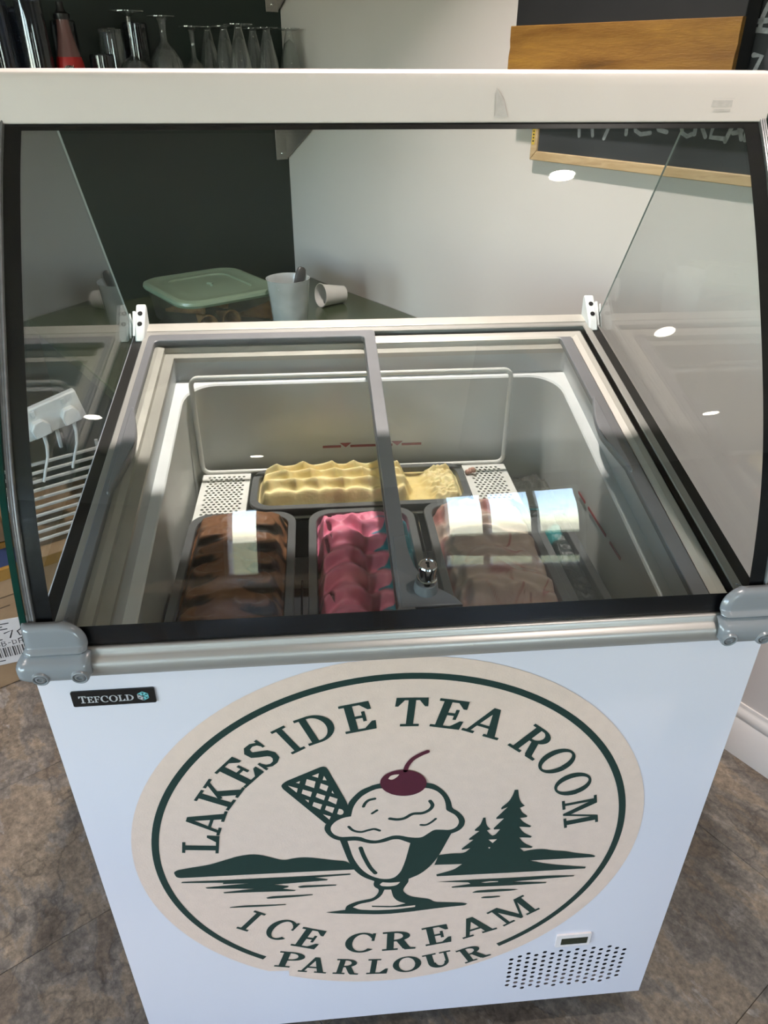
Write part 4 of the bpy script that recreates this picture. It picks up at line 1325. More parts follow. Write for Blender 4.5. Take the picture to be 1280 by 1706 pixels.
SF = 0.085
GL = {
    'I': (0.5, [R_(0.15, 0, 0.36, 1), R_(0, 0, 0.5, SF), R_(0, 1 - SF, 0.5, 1)]),
    'L': (0.78, [R_(0.13, 0, 0.34, 1), R_(0, 1 - SF, 0.48, 1), R_(0, 0, 0.76, SF), [(0.50, SF), (0.62, 0.0), (0.78, 0.0), (0.80, 0.34), (0.70, 0.34)]]),
    'E': (0.82, [R_(0.13, 0, 0.34, 1), R_(0, 0, 0.76, SF), R_(0, 1 - SF, 0.76, 1), R_(0.34, 0.46, 0.55, 0.55), R_(0.52, 0.33, 0.61, 0.68),
                 [(0.52, SF), (0.62, 0), (0.80, 0), (0.83, 0.30), (0.73, 0.30)], [(0.52, 1 - SF), (0.62, 1), (0.77, 1), (0.79, 0.72), (0.70, 0.72)]]),
    'T': (0.94, [R_(0.365, 0, 0.575, 1), R_(0.2, 0, 0.74, SF), R_(0.02, 1 - SF, 0.92, 1), [(0.0, 0.70), (0.09, 0.70), (0.26, 1 - SF), (0.20, 1), (0.02, 1)],
                 [(0.94, 0.70), (0.85, 0.70), (0.68, 1 - SF), (0.74, 1), (0.92, 1)]]),
    'A': (1.0, [[(0.09, 0.03), (0.20, 0.03), (0.50, 0.86), (0.46, 1.0), (0.40, 1.0)], [(0.40, 1.0), (0.58, 1.0), (0.93, 0.03), (0.70, 0.03)],
                R_(0.22, 0.29, 0.74, 0.38), R_(0, 0, 0.33, SF), R_(0.59, 0, 1.03, SF)]),
    'K': (1.0, [R_(0.13, 0, 0.34, 1), R_(0, 0, 0.47, SF), R_(0, 1 - SF, 0.47, 1), [(0.30, 0.42), (0.40, 0.36), (0.86, 0.95), (0.72, 0.95)],
                [(0.40, 0.52), (0.56, 0.66), (0.95, 0.03), (0.70, 0.03)], R_(0.58, 0, 1.03, SF), R_(0.57, 1 - SF, 0.96, 1)]),
    'S': (0.68, strokepolys([(0.60, 0.77, 0.10), (0.54, 0.88, 0.10), (0.40, 0.945, 0.12), (0.24, 0.92, 0.16), (0.15, 0.80, 0.20), (0.17, 0.67, 0.21),
                             (0.32, 0.565, 0.22), (0.50, 0.45, 0.22), (0.57, 0.32, 0.20), (0.54, 0.17, 0.18), (0.42, 0.075, 0.13), (0.27, 0.055, 0.11), (0.14, 0.12, 0.10), (0.07, 0.25, 0.10)])
          + [R_(0.56, 0.68, 0.64, 1.0), R_(0.03, 0.0, 0.11, 0.33)]),
    'D': (0.98, [R_(0.13, 0, 0.34, 1), R_(0, 0, 0.42, SF), R_(0, 1 - SF, 0.42, 1)] + ringpolys(0.38, 0.5, 0.58, 0.5, 0.37, 0.5 - SF, -90, 90)),
    'O': (1.0, ringpolys(0.5, 0.5, 0.5, 0.53, 0.285, 0.455, 0, 360, 36)),
    'C': (0.92, ringpolys(0.5, 0.5, 0.5, 0.53, 0.285, 0.45, 48, 318, 28) + [R_(0.78, 0.60, 0.87, 1.0), [(0.70, 0.84), (0.80, 0.70), (0.86, 0.74), (0.84, 0.92)]]),
    'P': (0.82, [R_(0.13, 0, 0.34, 1), R_(0, 0, 0.49, SF), R_(0, 1 - SF, 0.42, 1)] + ringpolys(0.40, 0.725, 0.43, 0.275, 0.22, 0.195, -90, 90) + [R_(0.30, 0.45, 0.42, 0.53)]),
    'R': (0.98, [R_(0.13, 0, 0.34, 1), R_(0, 0, 0.47, SF), R_(0, 1 - SF, 0.42, 1)] + ringpolys(0.38, 0.74, 0.43, 0.26, 0.22, 0.18, -90, 90) + [R_(0.30, 0.48, 0.42, 0.56),
                [(0.40, 0.52), (0.62, 0.56), (0.86, 0.06), (0.62, 0.06)], [(0.60, 0.12), (0.68, 0), (1.0, 0), (1.0, SF), (0.86, 0.10)]]),
    'M': (1.25, [R_(0.14, 0, 0.25, 1), R_(0.95, 0, 1.15, 1), [(0.14, 1), (0.36, 1), (0.68, 0.22), (0.60, 0.0)], [(0.60, 0.0), (0.68, 0.0), (1.02, 1), (0.94, 1)],
                 R_(0, 0, 0.40, SF), R_(0.82, 0, 1.27, SF), R_(0, 1 - SF, 0.33, 1), R_(0.96, 1 - SF, 1.27, 1)]),
    'U': (0.98, [R_(0.12, 0.36, 0.33, 1), R_(0, 1 - SF, 0.46, 1), R_(0.72, 0.36, 0.82, 1), R_(0.58, 1 - SF, 0.96, 1)] + ringpolys(0.47, 0.37, 0.35, 0.39, 0.15, 0.27, 180, 360, 18, dx=0.055)),
    'F': (0.78, [R_(0.13, 0, 0.32, 1), R_(0, 0, 0.47, SF), R_(0, 1 - SF, 0.74, 1), R_(0.32, 0.46, 0.55, 0.54), R_(0.50, 0.35, 0.57, 0.66), [(0.54, 1 - SF), (0.62, 1), (0.74, 1), (0.76, 0.74), (0.70, 0.74)]]),
}


def glyph(mb, ch, put):
    w, polys = GL[ch]
    for j, p in enumerate(polys):
        k = len(mb.v)
        mb.flat([(x / w, y) for x, y in p], put)
        for i in range(k, len(mb.v)):                  # strokes of one letter lie a hair apart where they cross
            q = mb.v[i]
            mb.v[i] = (q[0], q[1] - j * 8e-6, q[2])


LET_Y = -0.0011
UP = [('L', 176.1, 167.2), ('A', 167.0, 155.2), ('K', 154.4, 143.0), ('E', 142.6, 133.3), ('S', 133.0, 125.2), ('I', 122.4, 117.7), ('D', 116.4, 106.2),
      ('E', 104.8, 95.4), ('T', 90.9, 81.2), ('E', 80.1, 70.6), ('A', 70.2, 57.9), ('R', 53.5, 42.0), ('O', 41.6, 31.2), ('O', 29.5, 19.0), ('M', 17.8, 3.6)]
for ch, aL, aR in UP:
    am = (aL + aR) / 2
    hw = radians(aL - aR) / 2 * 0.2415
    c = cart(am, 0.2415)
    t = radians(am)
    er, et = (cos(t), sin(t)), (sin(t), -cos(t))
    mb = MB()
    glyph(mb, ch, lambda u, v, c=c, er=er, et=et, hw=hw: (c[0] + et[0] * (u - 0.5) * 2 * hw + er[0] * v * 0.0488, LET_Y, ZP + c[1] + et[1] * (u - 0.5) * 2 * hw + er[1] * v * 0.0488))
    mb.build('letter', M['decal_green'], lg, smooth=0)
LOW = DEC['low']
LOW[3] = ['C', [-962, -6127], [-487, -6193]]
LOW[8] = ['P', [-2070, -6367], [-1672, -6492]]
for i, (ch, a, b) in enumerate(LOW):
    h = 0.0525 if i < 8 else 0.0445
    ax, az, bx_, bz = a[0] / 1e4, a[1] / 1e4, b[0] / 1e4, b[1] / 1e4
    L_ = hypot(bx_ - ax, bz - az)
    e = ((bx_ - ax) / L_, (bz - az) / L_)
    n_ = (-e[1], e[0])
    mb = MB()
    glyph(mb, ch, lambda u, v, ax=ax, az=az, e=e, n_=n_, L_=L_, h=h: (ax + e[0] * u * L_ + n_[0] * v * h, LET_Y, ZP + az + e[1] * u * L_ + n_[1] * v * h))
    mb.build('letter', M['decal_green'], lg, smooth=0)


def soften(q, rounds=2):
    """corner-cutting that keeps the sharp points of the drawing"""
    for _ in range(rounds):
        out = []
        n = len(q)
        for i in range(n):
            p0, p1, p2 = Vector(q[i - 1]), Vector(q[i]), Vector(q[(i + 1) % n])
            a, b = p1 - p0, p2 - p1
            if a.length < 1e-6 or b.length < 1e-6 or a.angle(b) > radians(62):
                out.append(tuple(p1))
            else:
                k = 0.25 * min(a.length, b.length)
                out.append(tuple(p1 - a.normalized() * k))
                out.append(tuple(p1 + b.normalized() * k))
        q = out
    return q


def dec_poly(name, p, y, m):
    q = []
    for a in p:
        if not q or hypot(q[-1][0] - a[0] / 1e4, q[-1][1] - a[1] / 1e4) > 1e-5:
            q.append((a[0] / 1e4, a[1] / 1e4))
    mb = MB()
    mb.flat(soften(q) if len(q) > 5 else q, dput(y))
    return mb.build(name, M[m], lg, smooth=0)


GN = ['wafer_print', 'sundae_print', 'sundae_glass_print', 'hill_print'] + ['water_print'] * 4 + ['trees_print'] + ['water_print'] * 3
for i, (nm, p) in enumerate(zip(GN, DEC['g'])):
    dec_poly(nm, p, -0.0011 - i * 1.5e-5, 'decal_green')
for p in DEC['b']:
    dec_poly('beige_print', p, -0.0014, 'decal_beige')
dec_poly('cherry_print', DEC['c'][0], -0.0019, 'decal_cherry')
dec_poly('cherry_highlight', DEC['h'][0], -0.0021, 'decal_beige')
for pts_, w_, col_ in DEC['s']:
    P_ = [(a / 1e4, b / 1e4) for a, b in pts_]
    Q_ = []                                            # smooth the stroke through its points
    for i in range(len(P_) - 1):
        p0, p1, p2, p3 = P_[max(i - 1, 0)], P_[i], P_[i + 1], P_[min(i + 2, len(P_) - 1)]
        for k in range(6):
            t = k / 6
            Q_.append(tuple(0.5 * (2 * p1[d] + (p2[d] - p0[d]) * t + (2 * p0[d] - 5 * p1[d] + 4 * p2[d] - p3[d]) * t * t + (3 * p1[d] - p0[d] - 3 * p2[d] + p3[d]) * t ** 3) for d in (0, 1)))
    Q_.append(P_[-1])
    mb = MB()
    ribbon(mb, Q_, w_ / 1e4, dput(-0.0016 if col_ == 'g' else -0.0019))
    mb.build('sundae_line' if col_ == 'g' else 'cherry_stalk', M['decal_green' if col_ == 'g' else 'decal_cherry'], lg, smooth=0)

# ---- maker's badge
mb = MB()
mb.prism(rrect(-0.3915, -0.298, -0.0453, -0.0222, 0.002, 3), -0.0022, 0.0, lambda x, z, y: (x, y, ZP + z))
bdg = mb.build('maker_badge', M['badge_black'], fz, bevel=0.0004)
x = -0.3837
for ch, w in zip('TEFCOLD', (0.0086, 0.0073, 0.0070, 0.0090, 0.0098, 0.0075, 0.0096)):
    h0 = 0.0096 if ch != 'T' else 0.0108
    mb = MB()
    glyph(mb, ch, lambda u, v, x=x, w=w, h0=h0: (x + u * w, -0.00245, ZP - 0.0396 + v * h0))
    mb.build('letter', M['badge_silver'], bdg, smooth=0)
    x += w + 0.00045
mb = MB()
hc = (-0.3117, -0.0337); hr = 0.0072
hexp = [(hc[0] + hr * cos(radians(90 + 60 * k)), hc[1] + hr * sin(radians(90 + 60 * k))) for k in range(6)]
mid_ = lambda a, b: ((a[0] + b[0]) / 2, (a[1] + b[1]) / 2)
mb.flat([hexp[0], hexp[1], hc, hexp[5]], dput(-0.00245), 0)
mb.flat([hexp[5], hc, hexp[3], hexp[4]], dput(-0.00245), 0)
mb.flat([hexp[1], hexp[2], hexp[3], hc], dput(-0.00245), 1)
mb.build('badge_emblem', [M['badge_teal'], M['badge_silver']], bdg, smooth=0, fix=False)
mb = MB()
for k in range(6):
    a = radians(90 + 60 * k)
    tip = (hc[0] + hr * 0.95 * cos(a), hc[1] + hr * 0.95 * sin(a))
    ribbon(mb, [hc, tip], 0.0006, dput(-0.0026))
    m_ = (hc[0] + hr * 0.55 * cos(a), hc[1] + hr * 0.55 * sin(a))
    for s_ in (-1, 1):
        ribbon(mb, [m_, (m_[0] + hr * 0.3 * cos(a + s_ * 0.9), m_[1] + hr * 0.3 * sin(a + s_ * 0.9))], 0.0005, dput(-0.0026))
mb.build('snowflake', M['badge_black'], bdg, smooth=0)

# ---- thermometer display
mb = MB()
mb.prism(rrect(0.2495, 0.3070, -0.6500, -0.6163, 0.002, 3), -0.0032, 0.0, lambda x, z, y: (x, y, ZP + z))
dsp = mb.build('thermometer', M['canopy'], fz, bevel=0.0015)
mb = MB()
mb.prism(rrect(0.2580, 0.3020, -0.6435, -0.6258, 0.0008, 2), -0.0034, -0.0028, lambda x, z, y: (x, y, ZP + z))
mb.build('display_window', M['lcd'], dsp, smooth=0)

# ---- front rail and corner brackets
pr = [(0.012, 0.0030), (-0.005, 0.0045), (-0.0085, 0.0070), (-0.0122, 0.0140), (-0.0136, 0.0200), (-0.0136, 0.0235), (-0.0128, 0.0270), (-0.0105, 0.0300), (-0.0060, 0.0318), (-0.0040, 0.0330),
      (-0.0032, 0.0350), (-0.0025, 0.0392), (-0.0010, 0.0408), (0.002, 0.0408), (0.004, 0.0395), (0.012, 0.036)]
mb = MB()
mb.prism(pr, -0.418, 0.418, lambda y, z, x: (x, y, ZP + z))
mb.build('front_rail', M['alu'], fz, smooth=50)


def corner_bracket(sx, label):
    prof = [(0.004, 0.0755), (-0.0015, 0.0758), (-0.0045, 0.0742), (-0.0060, 0.0710), (-0.0065, 0.0670), (-0.0070, 0.0635), (-0.0075, 0.0600), (-0.0079, 0.0570), (-0.0082, 0.0545), (-0.0085, 0.0515), (-0.0095, 0.0495), (-0.0125, 0.0480), (-0.0138, 0.0460), (-0.0128, 0.0440), (-0.0105, 0.0428),
            (-0.0110, 0.0405), (-0.0160, 0.0375), (-0.0195, 0.0345), (-0.0215, 0.0300), (-0.0220, 0.0240), (-0.0215, 0.0190), (-0.0190, 0.0140), (-0.0150, 0.0105), (-0.0080, 0.0085)]
    xo = 0.4325
    N = 16
    rows = []
    for y, z in prof:
        xi = 0.3570
        rr = 0.022
        if z > 0.0758 - rr:
            dz = z - (0.0758 - rr)
            xi = 0.3570 + rr - sqrt(max(rr * rr - dz * dz, 0))
        elif 0.0415 < z < 0.0445:
            xi = 0.3590
        elif z < 0.042:
            xi = 0.3545 + max(0, 0.018 - z) * 1.2
        xo_ = xo - (0.0105 if z > 0.050 else 0.0105 * sstep(0.030, 0.050, z)) - max(0, 0.018 - z) * 1.5
        row = []
        for k in range(N + 1):
            u = k / N
            # denser stations near both ends, where the sheet rolls back
            u = 0.5 - 0.5 * cos(pi * u)
            xx = xi + (xo_ - xi) * u
            e = min(u, 1 - u) * (xo_ - xi)
            back = 0.0065 * (1 - min(1, e / 0.006)) ** 2 if e < 0.006 else 0.0
            row.append((sx * xx, y + back, ZP + z))
        rows.append(row)
    mb = MB()
    mb.grid(rows)
    br = mb.build('corner_bracket', M['bracket_gray'], fz, smooth=50, solid=0.0020)
    part_label(br, label)
    for xs in (0.4075, 0.3660):
        mb = MB()
        mb.lathe([(0.0105, 0.010), (0.0098, -0.0015), (0.0090, -0.0035), (0.0078, -0.0042), (0.0066, -0.0036), (0.0063, -0.0010), (0.0005, -0.0010)], (sx * xs, -0.0205, ZP + 0.0195), (0, 1, 0.15), n=28)
        mb.build('screw_boss', M['bracket_gray'], br)
        mb = MB()
        mb.lathe([(0.0058, 0.0), (0.0056, -0.0016), (0.0034, -0.0022), (0.0028, -0.0002), (0.0005, 0.0)], (sx * xs, -0.0222, ZP + 0.0195), (0, 1, 0.15), n=20)
        mb.build('screw', M['screw'], br)


corner_bracket(-1, 'grey enamelled corner clamp at the glass foot by the maker badge')
corner_bracket(1, 'grey enamelled corner clamp at the glass foot away from the badge')

# ---- top frame: a stepped aluminium ring mitred round the opening
Y0, Y1, X1 = 0.0075, 0.668, 0.400


def ring_loop(d, h):
    return [H(-X1 + d, Y0 + d * 0.15, h), H(X1 - d, Y0 + d * 0.15, h), H(X1 - d, Y1 - d, h), H(-X1 + d, Y1 - d, h)]


mb = MB()
mb.loops([ring_loop(d, h) for d, h in [(0, 0.018), (0, 0.0485), (0.0015, 0.050), (0.0115, 0.050), (0.013, 0.0485)]])
mb.build('outer_ridge', M['alu'], fz, smooth=0)
mb = MB()
mb.loops([ring_loop(d, h) for d, h in [(0.0125, 0.036), (0.0195, 0.036)]])
mb.build('track_groove', M['black_rubber'], fz, smooth=0)
mb = MB()
mb.loops([ring_loop(d, h) for d, h in [(0.0190, 0.034), (0.0190, 0.0425), (0.0290, 0.0425), (0.0385, 0.0400), (0.0385, 0.0300), (0.0545, 0.0300), (0.0545, 0.022)]])
mb.build('lid_track', M['alu_cream'], fz, smooth=0)
# black rubber channel the side glass stands in, and the flat strip behind
mb = MB()
for sx in (-1, 1):
    v = []
    for y in (0.012, 0.69):
        for x, h in ((0.4005, 0.030), (0.4005, 0.0455), (0.4175, 0.0455), (0.4175, 0.030)):
            v.append(H(sx * x, y, h))
    mb.add(v, [(0, 1, 5, 4), (1, 2, 6, 5), (2, 3, 7, 6), (0, 3, 2, 1), (4, 5, 6, 7)])
mb.build('glass_channel', M['black_rubber'], fz, smooth=0)
mb = MB()
v = [H(x, y, h) for x in (-0.418, 0.418) for y, h in ((0.669, 0.030), (0.669, 0.0505), (0.696, 0.0500), (0.700, 0.045), (0.700, 0.030))]
mb.add(v, [(k, (k + 1) % 5, 5 + (k + 1) % 5, 5 + k) for k in range(5)] + [(4, 3, 2, 1, 0), (5, 6, 7, 8, 9)])
mb.build('rear_rail', M['alu_cream'], fz, smooth=0, bevel=0.001)

# ---- liner: collar, white ledge with rounded corners, frosted tank
LX, LY0, LY1 = 0.3475, 0.0170, 0.6150


def hl(loop, h):
    return [H(x, y, h) for x, y in loop]


o_ = rrect(-LX, LX, LY0, LY1, 0.008, 7)
i_ = rrect(-LX + 0.0165, LX - 0.0165, LY0 + 0.005, LY1 - 0.0130, 0.055, 7)
mb = MB()
mb.loops([hl(o_, 0.0262), hl(rrect(-LX + 0.001, LX - 0.001, LY0 + 0.001, LY1 - 0.001, 0.008, 7), -0.0120)])
mb.build('liner_collar', M['liner'], fz)
mb = MB()
mb.loops([hl(rrect(-LX + 0.001, LX - 0.001, LY0 + 0.001, LY1 - 0.001, 0.008, 7), -0.0118), hl(i_, -0.0118), hl(rrect(-LX + 0.0185, LX - 0.0185, LY0 + 0.006, LY1 - 0.0150, 0.054, 7), -0.0145)])
mb.build('ledge', M['ledge'], fz)
TF = ZP - 0.215
j_ = rrect(-LX + 0.0185, LX - 0.0185, LY0 + 0.006, LY1 - 0.0150, 0.054, 7)
k_ = rrect(-LX + 0.0225, LX - 0.0225, LY0 + 0.008, LY1 - 0.0190, 0.050, 7)
mb = MB()
mb.loops([hl(j_, -0.0145), [(x, y, TF + 0.01) for x, y in k_], [(x * 0.98, y, TF) for x, y in rrect(-LX + 0.03, LX - 0.03, LY0 + 0.015, LY1 - 0.03, 0.05, 7)]], False, True)
tk = mb.build('tank', M['tank'], fz, smooth=40)
# red load line with two arrows on the back wall, and one on the side wall
mb = MB()
yb = LY1 - 0.0172
for x0, x1 in ((-0.096, -0.062), (-0.045, 0.010), (0.010, 0.034), (0.051, 0.088)):
    mb.box(x0, yb - 0.0006, ZP - 0.0225, x1, yb, ZP - 0.0180)
for xc in (-0.0535, 0.0425):
    mb.prism([(xc - 0.0105, -0.0135), (xc + 0.0105, -0.0135), (xc, -0.0225)], yb - 0.0006, yb, lambda x, z, y: (x, y, ZP + z))
mb.build('load_line', M['load_red'], tk, smooth=0)
mb = MB()
xs_ = LX - 0.0215
for y0, y1 in ((0.20, 0.245), (0.262, 0.345), (0.360, 0.395)):
    mb.box(xs_ - 0.0012, y0, ZP - 0.0225, xs_ - 0.0004, y1, ZP - 0.018)
mb.build('load_line', M['load_red'], tk, smooth=0)

# ---- sliding glass lids
def lid(name, x0, x1, y0, y1, h0, h1, wl, wr, wb, wf, label, grip_side, fog):
    mb = MB()
    o = rrect(x0, x1, y0, y1, 0.006, 3)
    i = rrect(x0 + wl, x1 - wr, y0 + wf, y1 - wb, 0.008, 3)
    oo = rrect(x0 + 0.001, x1 - 0.001, y0 + 0.001, y1 - 0.001, 0.006, 3)
    ii = rrect(x0 + wl - 0.001, x1 - wr + 0.001, y0 + wf - 0.001, y1 - wb + 0.001, 0.008, 3)
    mb.loops([hl(i, h0), hl(o, h0), hl(o, h1 - 0.001), hl(oo, h1), hl(ii, h1), hl(i, h1 - 0.001), hl(i, h0)])
    fr = mb.build('lid_frame', M['gray_plastic'], fz, smooth=30)
    part_label(fr, label)
    hm = (h0 + h1) / 2
    mb = MB()
    g = rrect(x0 + wl - 0.003, x1 - wr + 0.003, y0 + wf - 0.003, y1 - wb + 0.003, 0.006, 3)
    mb.loops([hl(g, hm - 0.002), hl(g, hm + 0.002)], True, True)
    mb.build('lid_pane', M['glass_lid_fog'] if fog else M['glass_lid'], fr, smooth=0)
    # finger grip bulging into the pane
    mb = MB()
    xe = (x0 + wl - 0.001) if grip_side < 0 else (x1 - wr + 0.001)
    sg_ = 1 if grip_side < 0 else -1
    ya, yb_ = (0.235, 0.430) if grip_side < 0 else (0.255, 0.440)
    n = 18
    edge = []
    for k in range(n + 1):
        t = k / n
        b = 0.0155 * (sin(pi * t) ** 1.25) * (0.75 + 0.5 * t)
        edge.append((xe + sg_ * b, ya + (yb_ - ya) * t))
    poly = edge + [(xe - sg_ * 0.004, yb_), (xe - sg_ * 0.004, ya)]
    mb.prism(poly, h0 + 0.001, h1 + 0.0035, lambda x, y, h: H(x, y, h))
    mb.build('finger_grip', M['gray_plastic'], fr, bevel=0.002, smooth=40)
    return fr


lidL = lid('lid_frame', -0.3895, 0.0045, 0.0085, 0.650, 0.0435, 0.0535, 0.0125, 0.0195, 0.0195, 0.008, 'grey lid frame on the upper track, with the key lock', -1, False)
lidR = lid('lid_frame', -0.0160, 0.3605, 0.0105, 0.6445, 0.0312, 0.0410, 0.012, 0.0205, 0.0125, 0.008, 'grey lid frame on the lower track, its pane misted', 1, True)

# key lock on the meeting stile: flared foot, socket, chrome barrel
mb = MB()
flare = [(0.0040, 0.135), (0.0060, 0.105), (0.0105, 0.082), (0.018, 0.066), (0.030, 0.050), (0.052, 0.032), (0.060, 0.020), (-0.012, 0.020), (-0.012, 0.135)]
mb.prism(flare, 0.0440, 0.0545, lambda x, y, h: H(x, y, h))
fl_ = mb.build('lock_foot', M['gray_plastic'], lidL, bevel=0.0015)
ax_ = Vector((0.02, -0.10, 1)).normalized()
lb0 = Vector(H(0.0195, 0.046, 0.0535))
mb = MB()
mb.lathe([(0.0145, -0.002), (0.0140, 0.006), (0.0130, 0.0125), (0.0115, 0.0130)], lb0, ax_, n=30)
mb.build('lock_socket', M['gray_plastic'], lidL)
mb = MB()
mb.lathe([(0.0118, 0.0120), (0.0120, 0.0185), (0.0112, 0.0195), (0.0098, 0.0198), (0.0098, 0.0310), (0.0108, 0.0315), (0.0110, 0.0370), (0.0102, 0.0385), (0.0086, 0.0385), (0.0082, 0.0378), (0.0005, 0.0378)],
         lb0, ax_, n=34)
mb.build('lock_barrel', M['chrome'], lidL, smooth=30)
mb = MB()
kx = ax_.orthogonal().normalized(); ky = ax_.cross(kx)
top_ = lb0 + ax_ * 0.0381


def kput(u, v, w):
    q = top_ + Vector((1, 0, 0)) * u + ax_.cross(Vector((1, 0, 0))) * v + ax_ * w
    return (q.x, q.y, q.z)


mb.prism([(-0.0012, -0.0042), (0.0016, -0.0042), (0.0008, -0.0008), (0.0018, 0.0008), (0.0018, 0.0040), (-0.0022, 0.0040), (-0.0022, 0.0026), (-0.0002, 0.0022), (-0.0014, 0.0)], 0.0, 0.0005, kput)
mb.build('keyhole', M['dark_void'], lidL, smooth=0)

# ---- curved front glass, its black enamel border, seals, side panes
CURVE = [(0.0020, 0.0405), (0.0055, 0.062), (0.0185, 0.120), (0.0400, 0.190), (0.0775, 0.270), (0.1430, 0.380), (0.2120, 0.480), (0.2640, 0.5420)]


def curve_pts(n=140):
    out = []
    P = CURVE
    seg = len(P) - 1
    for i in range(n + 1):
        t = i / n * seg
        k = min(int(t), seg - 1)
        t -= k
        p0, p1, p2, p3 = P[max(k - 1, 0)], P[k], P[k + 1], P[min(k + 2, seg)]
        out.append(tuple(0.5 * (2 * p1[d] + (p2[d] - p0[d]) * t + (2 * p0[d] - 5 * p1[d] + 4 * p2[d] - p3[d]) * t * t + (3 * p1[d] - p0[d] - 3 * p2[d] + p3[d]) * t ** 3) for d in (0, 1)))
    return out


CP = curve_pts()


def offset_curve(d):
    out = []
    for i, (y, z) in enumerate(CP):
        a, b = CP[max(i - 1, 0)], CP[min(i + 1, len(CP) - 1)]
        ty, tz = b[0] - a[0], b[1] - a[1]
        L_ = hypot(ty, tz)
        out.append((y - tz / L_ * d, z + ty / L_ * d))     # d > 0 is outwards, to the customer
    return out


def sweep(x0, x1, inner, outer, i0=0, i1=None):
    """closed slab between two offset curves"""
    i1 = len(CP) if i1 is None else i1
    A_, B_ = offset_curve(inner)[i0:i1], offset_curve(outer)[i0:i1]
    mb = MB()
    lo = []
    for (ya, za), (yb_, zb) in zip(A_, B_):
        lo.append([(x0, ya, ZP + za), (x1, ya, ZP + za), (x1, yb_, ZP + zb), (x0, yb_, ZP + zb)])
    mb.loops(lo, True, True)
    return mb


fg = sweep(-0.410, 0.410, -0.0055, 0.0).build('front_glass', M['glass_front'], fz, smooth=30)
i_bot = next(i for i, (y, z) in enumerate(CP) if z > 0.0635)
i_top = next(i for i, (y, z) in enumerate(CP) if z > 0.5285)
for nm, mb in (('black_border', sweep(-0.4098, -0.3925, -0.0032, -0.0026)), ('black_border', sweep(0.3925, 0.4098, -0.0032, -0.0026)),
               ('black_border', sweep(-0.3925, 0.3925, -0.0032, -0.0026, 0, i_bot + 1)), ('black_border', sweep(-0.3925, 0.3925, -0.0032, -0.0026, i_top))):
    mb.build(nm, M['frit'], fg, smooth=30)

for sx, nm in ((-1, 'left'), (1, 'right')):
    # ribbed grey seal between the curved pane and the side pane
    mb = MB()
    xs = sorted((sx * 0.4104, sx * 0.4174))
    m0 = sweep(xs[0], xs[1], -0.0075, 0.0005)
    mb.v, mb.f, mb.m = m0.v, m0.f, m0.m
    oc = offset_curve(0.0004)
    for xx in (0.4112, 0.4138, 0.4163):
        mb.tube([(sx * xx, y, ZP + z) for y, z in oc], 0.0011, n=6)
    mb.build('glass_seal', M['seal'], fz, smooth=40)
    # side pane
    xp = sx * 0.4178
    xq = sx * 0.4206
    fr_ = [(y, z) for y, z in offset_curve(0.004)]
    poly = [(0.010, 0.0470)] + fr_[2:] + [(0.457, 0.5300), (0.672, 0.0445 + SL * 0.672 + 0.008), (0.665, SL * 0.665 + 0.0465)]
    mb = MB()
    mb.prism(poly, xp, xq, lambda y, z, x: (x, y, ZP + z))
    sp = mb.build('side_pane', M['glass_side'], fz, smooth=0)
    mb = MB()
    n = len(fr_)
    v = []
    for y, z in fr_:
        v += [(sx * 0.4175, y - 0.0005, ZP + z + 0.0003), (sx * 0.4240, y - 0.0005, ZP + z + 0.0003)]
    o2 = len(v)
    oc2 = offset_curve(0.0015)
    for y, z in oc2:
        v += [(sx * 0.4175, y, ZP + z), (sx * 0.4240, y, ZP + z)]
    fcs = []
    for i in range(n - 1):
        fcs += [(2 * i, 2 * i + 1, 2 * i + 3, 2 * i + 2), (2 * i + 1, o2 + 2 * i + 1, o2 + 2 * i + 3, 2 * i + 3), (2 * i, 2 * i + 2, o2 + 2 * i + 2, o2 + 2 * i)]
    mb.add(v, fcs)
    mb.build('polished_edge', M['green_edge'], sp, smooth=40)
    mb = MB()
    yb0, zb0, yb1, zb1 = 0.457, 0.53, 0.672, 0.0445 + SL * 0.672 + 0.008
    mb.add([(xp, yb0 + 0.0004, ZP + zb0), (xq, yb0 + 0.0004, ZP + zb0), (xq, yb1 + 0.0004, ZP + zb1), (xp, yb1 + 0.0004, ZP + zb1)], [(0, 1, 2, 3)])
    mb.build('rear_edge', M['pale_edge'], sp, smooth=0)
    # white plastic clip that holds the pane's rear corner
    z0 = SL * 0.69 + 0.05
    mb = MB()
    mb.prism([(0.640, z0 - 0.014), (0.698, z0 - 0.001), (0.7015, z0 + 0.030), (0.696, z0 + 0.037), (0.688, z0 + 0.036), (0.652, z0 + 0.004)], sx * 0.3960, sx * 0.4125, lambda y, z, x: (x, y, ZP + z))
    cl = mb.build('rear_clip', M['white_plastic'], fz, bevel=0.003)
    part_label(cl, 'white plastic clip at the rear corner of the %s glass' % ('badge side' if sx < 0 else 'far side'))
    mb = MB()
    mb.prism([(0.650, z0 - 0.006), (0.690, z0 + 0.002), (0.678, z0 + 0.030)], sx * 0.4115, sx * 0.4172, lambda y, z, x: (x, y, ZP + z))
    mb.prism([(0.655, z0 - 0.012), (0.692, z0 - 0.004), (0.678, z0 + 0.026)], sx * 0.4210, sx * 0.4236, lambda y, z, x: (x, y, ZP + z))
    mb.build('clip_jaw', M['white_plastic'], cl, bevel=0.001)
    for k in (0.25, 0.68):
        yy, zz = 0.652 + (0.688 - 0.652) * k, z0 + 0.004 + 0.032 * k
        nrm = Vector((0, -0.032, 0.036)).normalized()
        mb = MB()
        mb.lathe([(0.0005, 0.0008), (0.0042, 0.0008), (0.0042, -0.001)], (sx * 0.4042, yy, ZP + zz), nrm, n=18)
        mb.build('screw_hole', M['black_plastic'], cl)

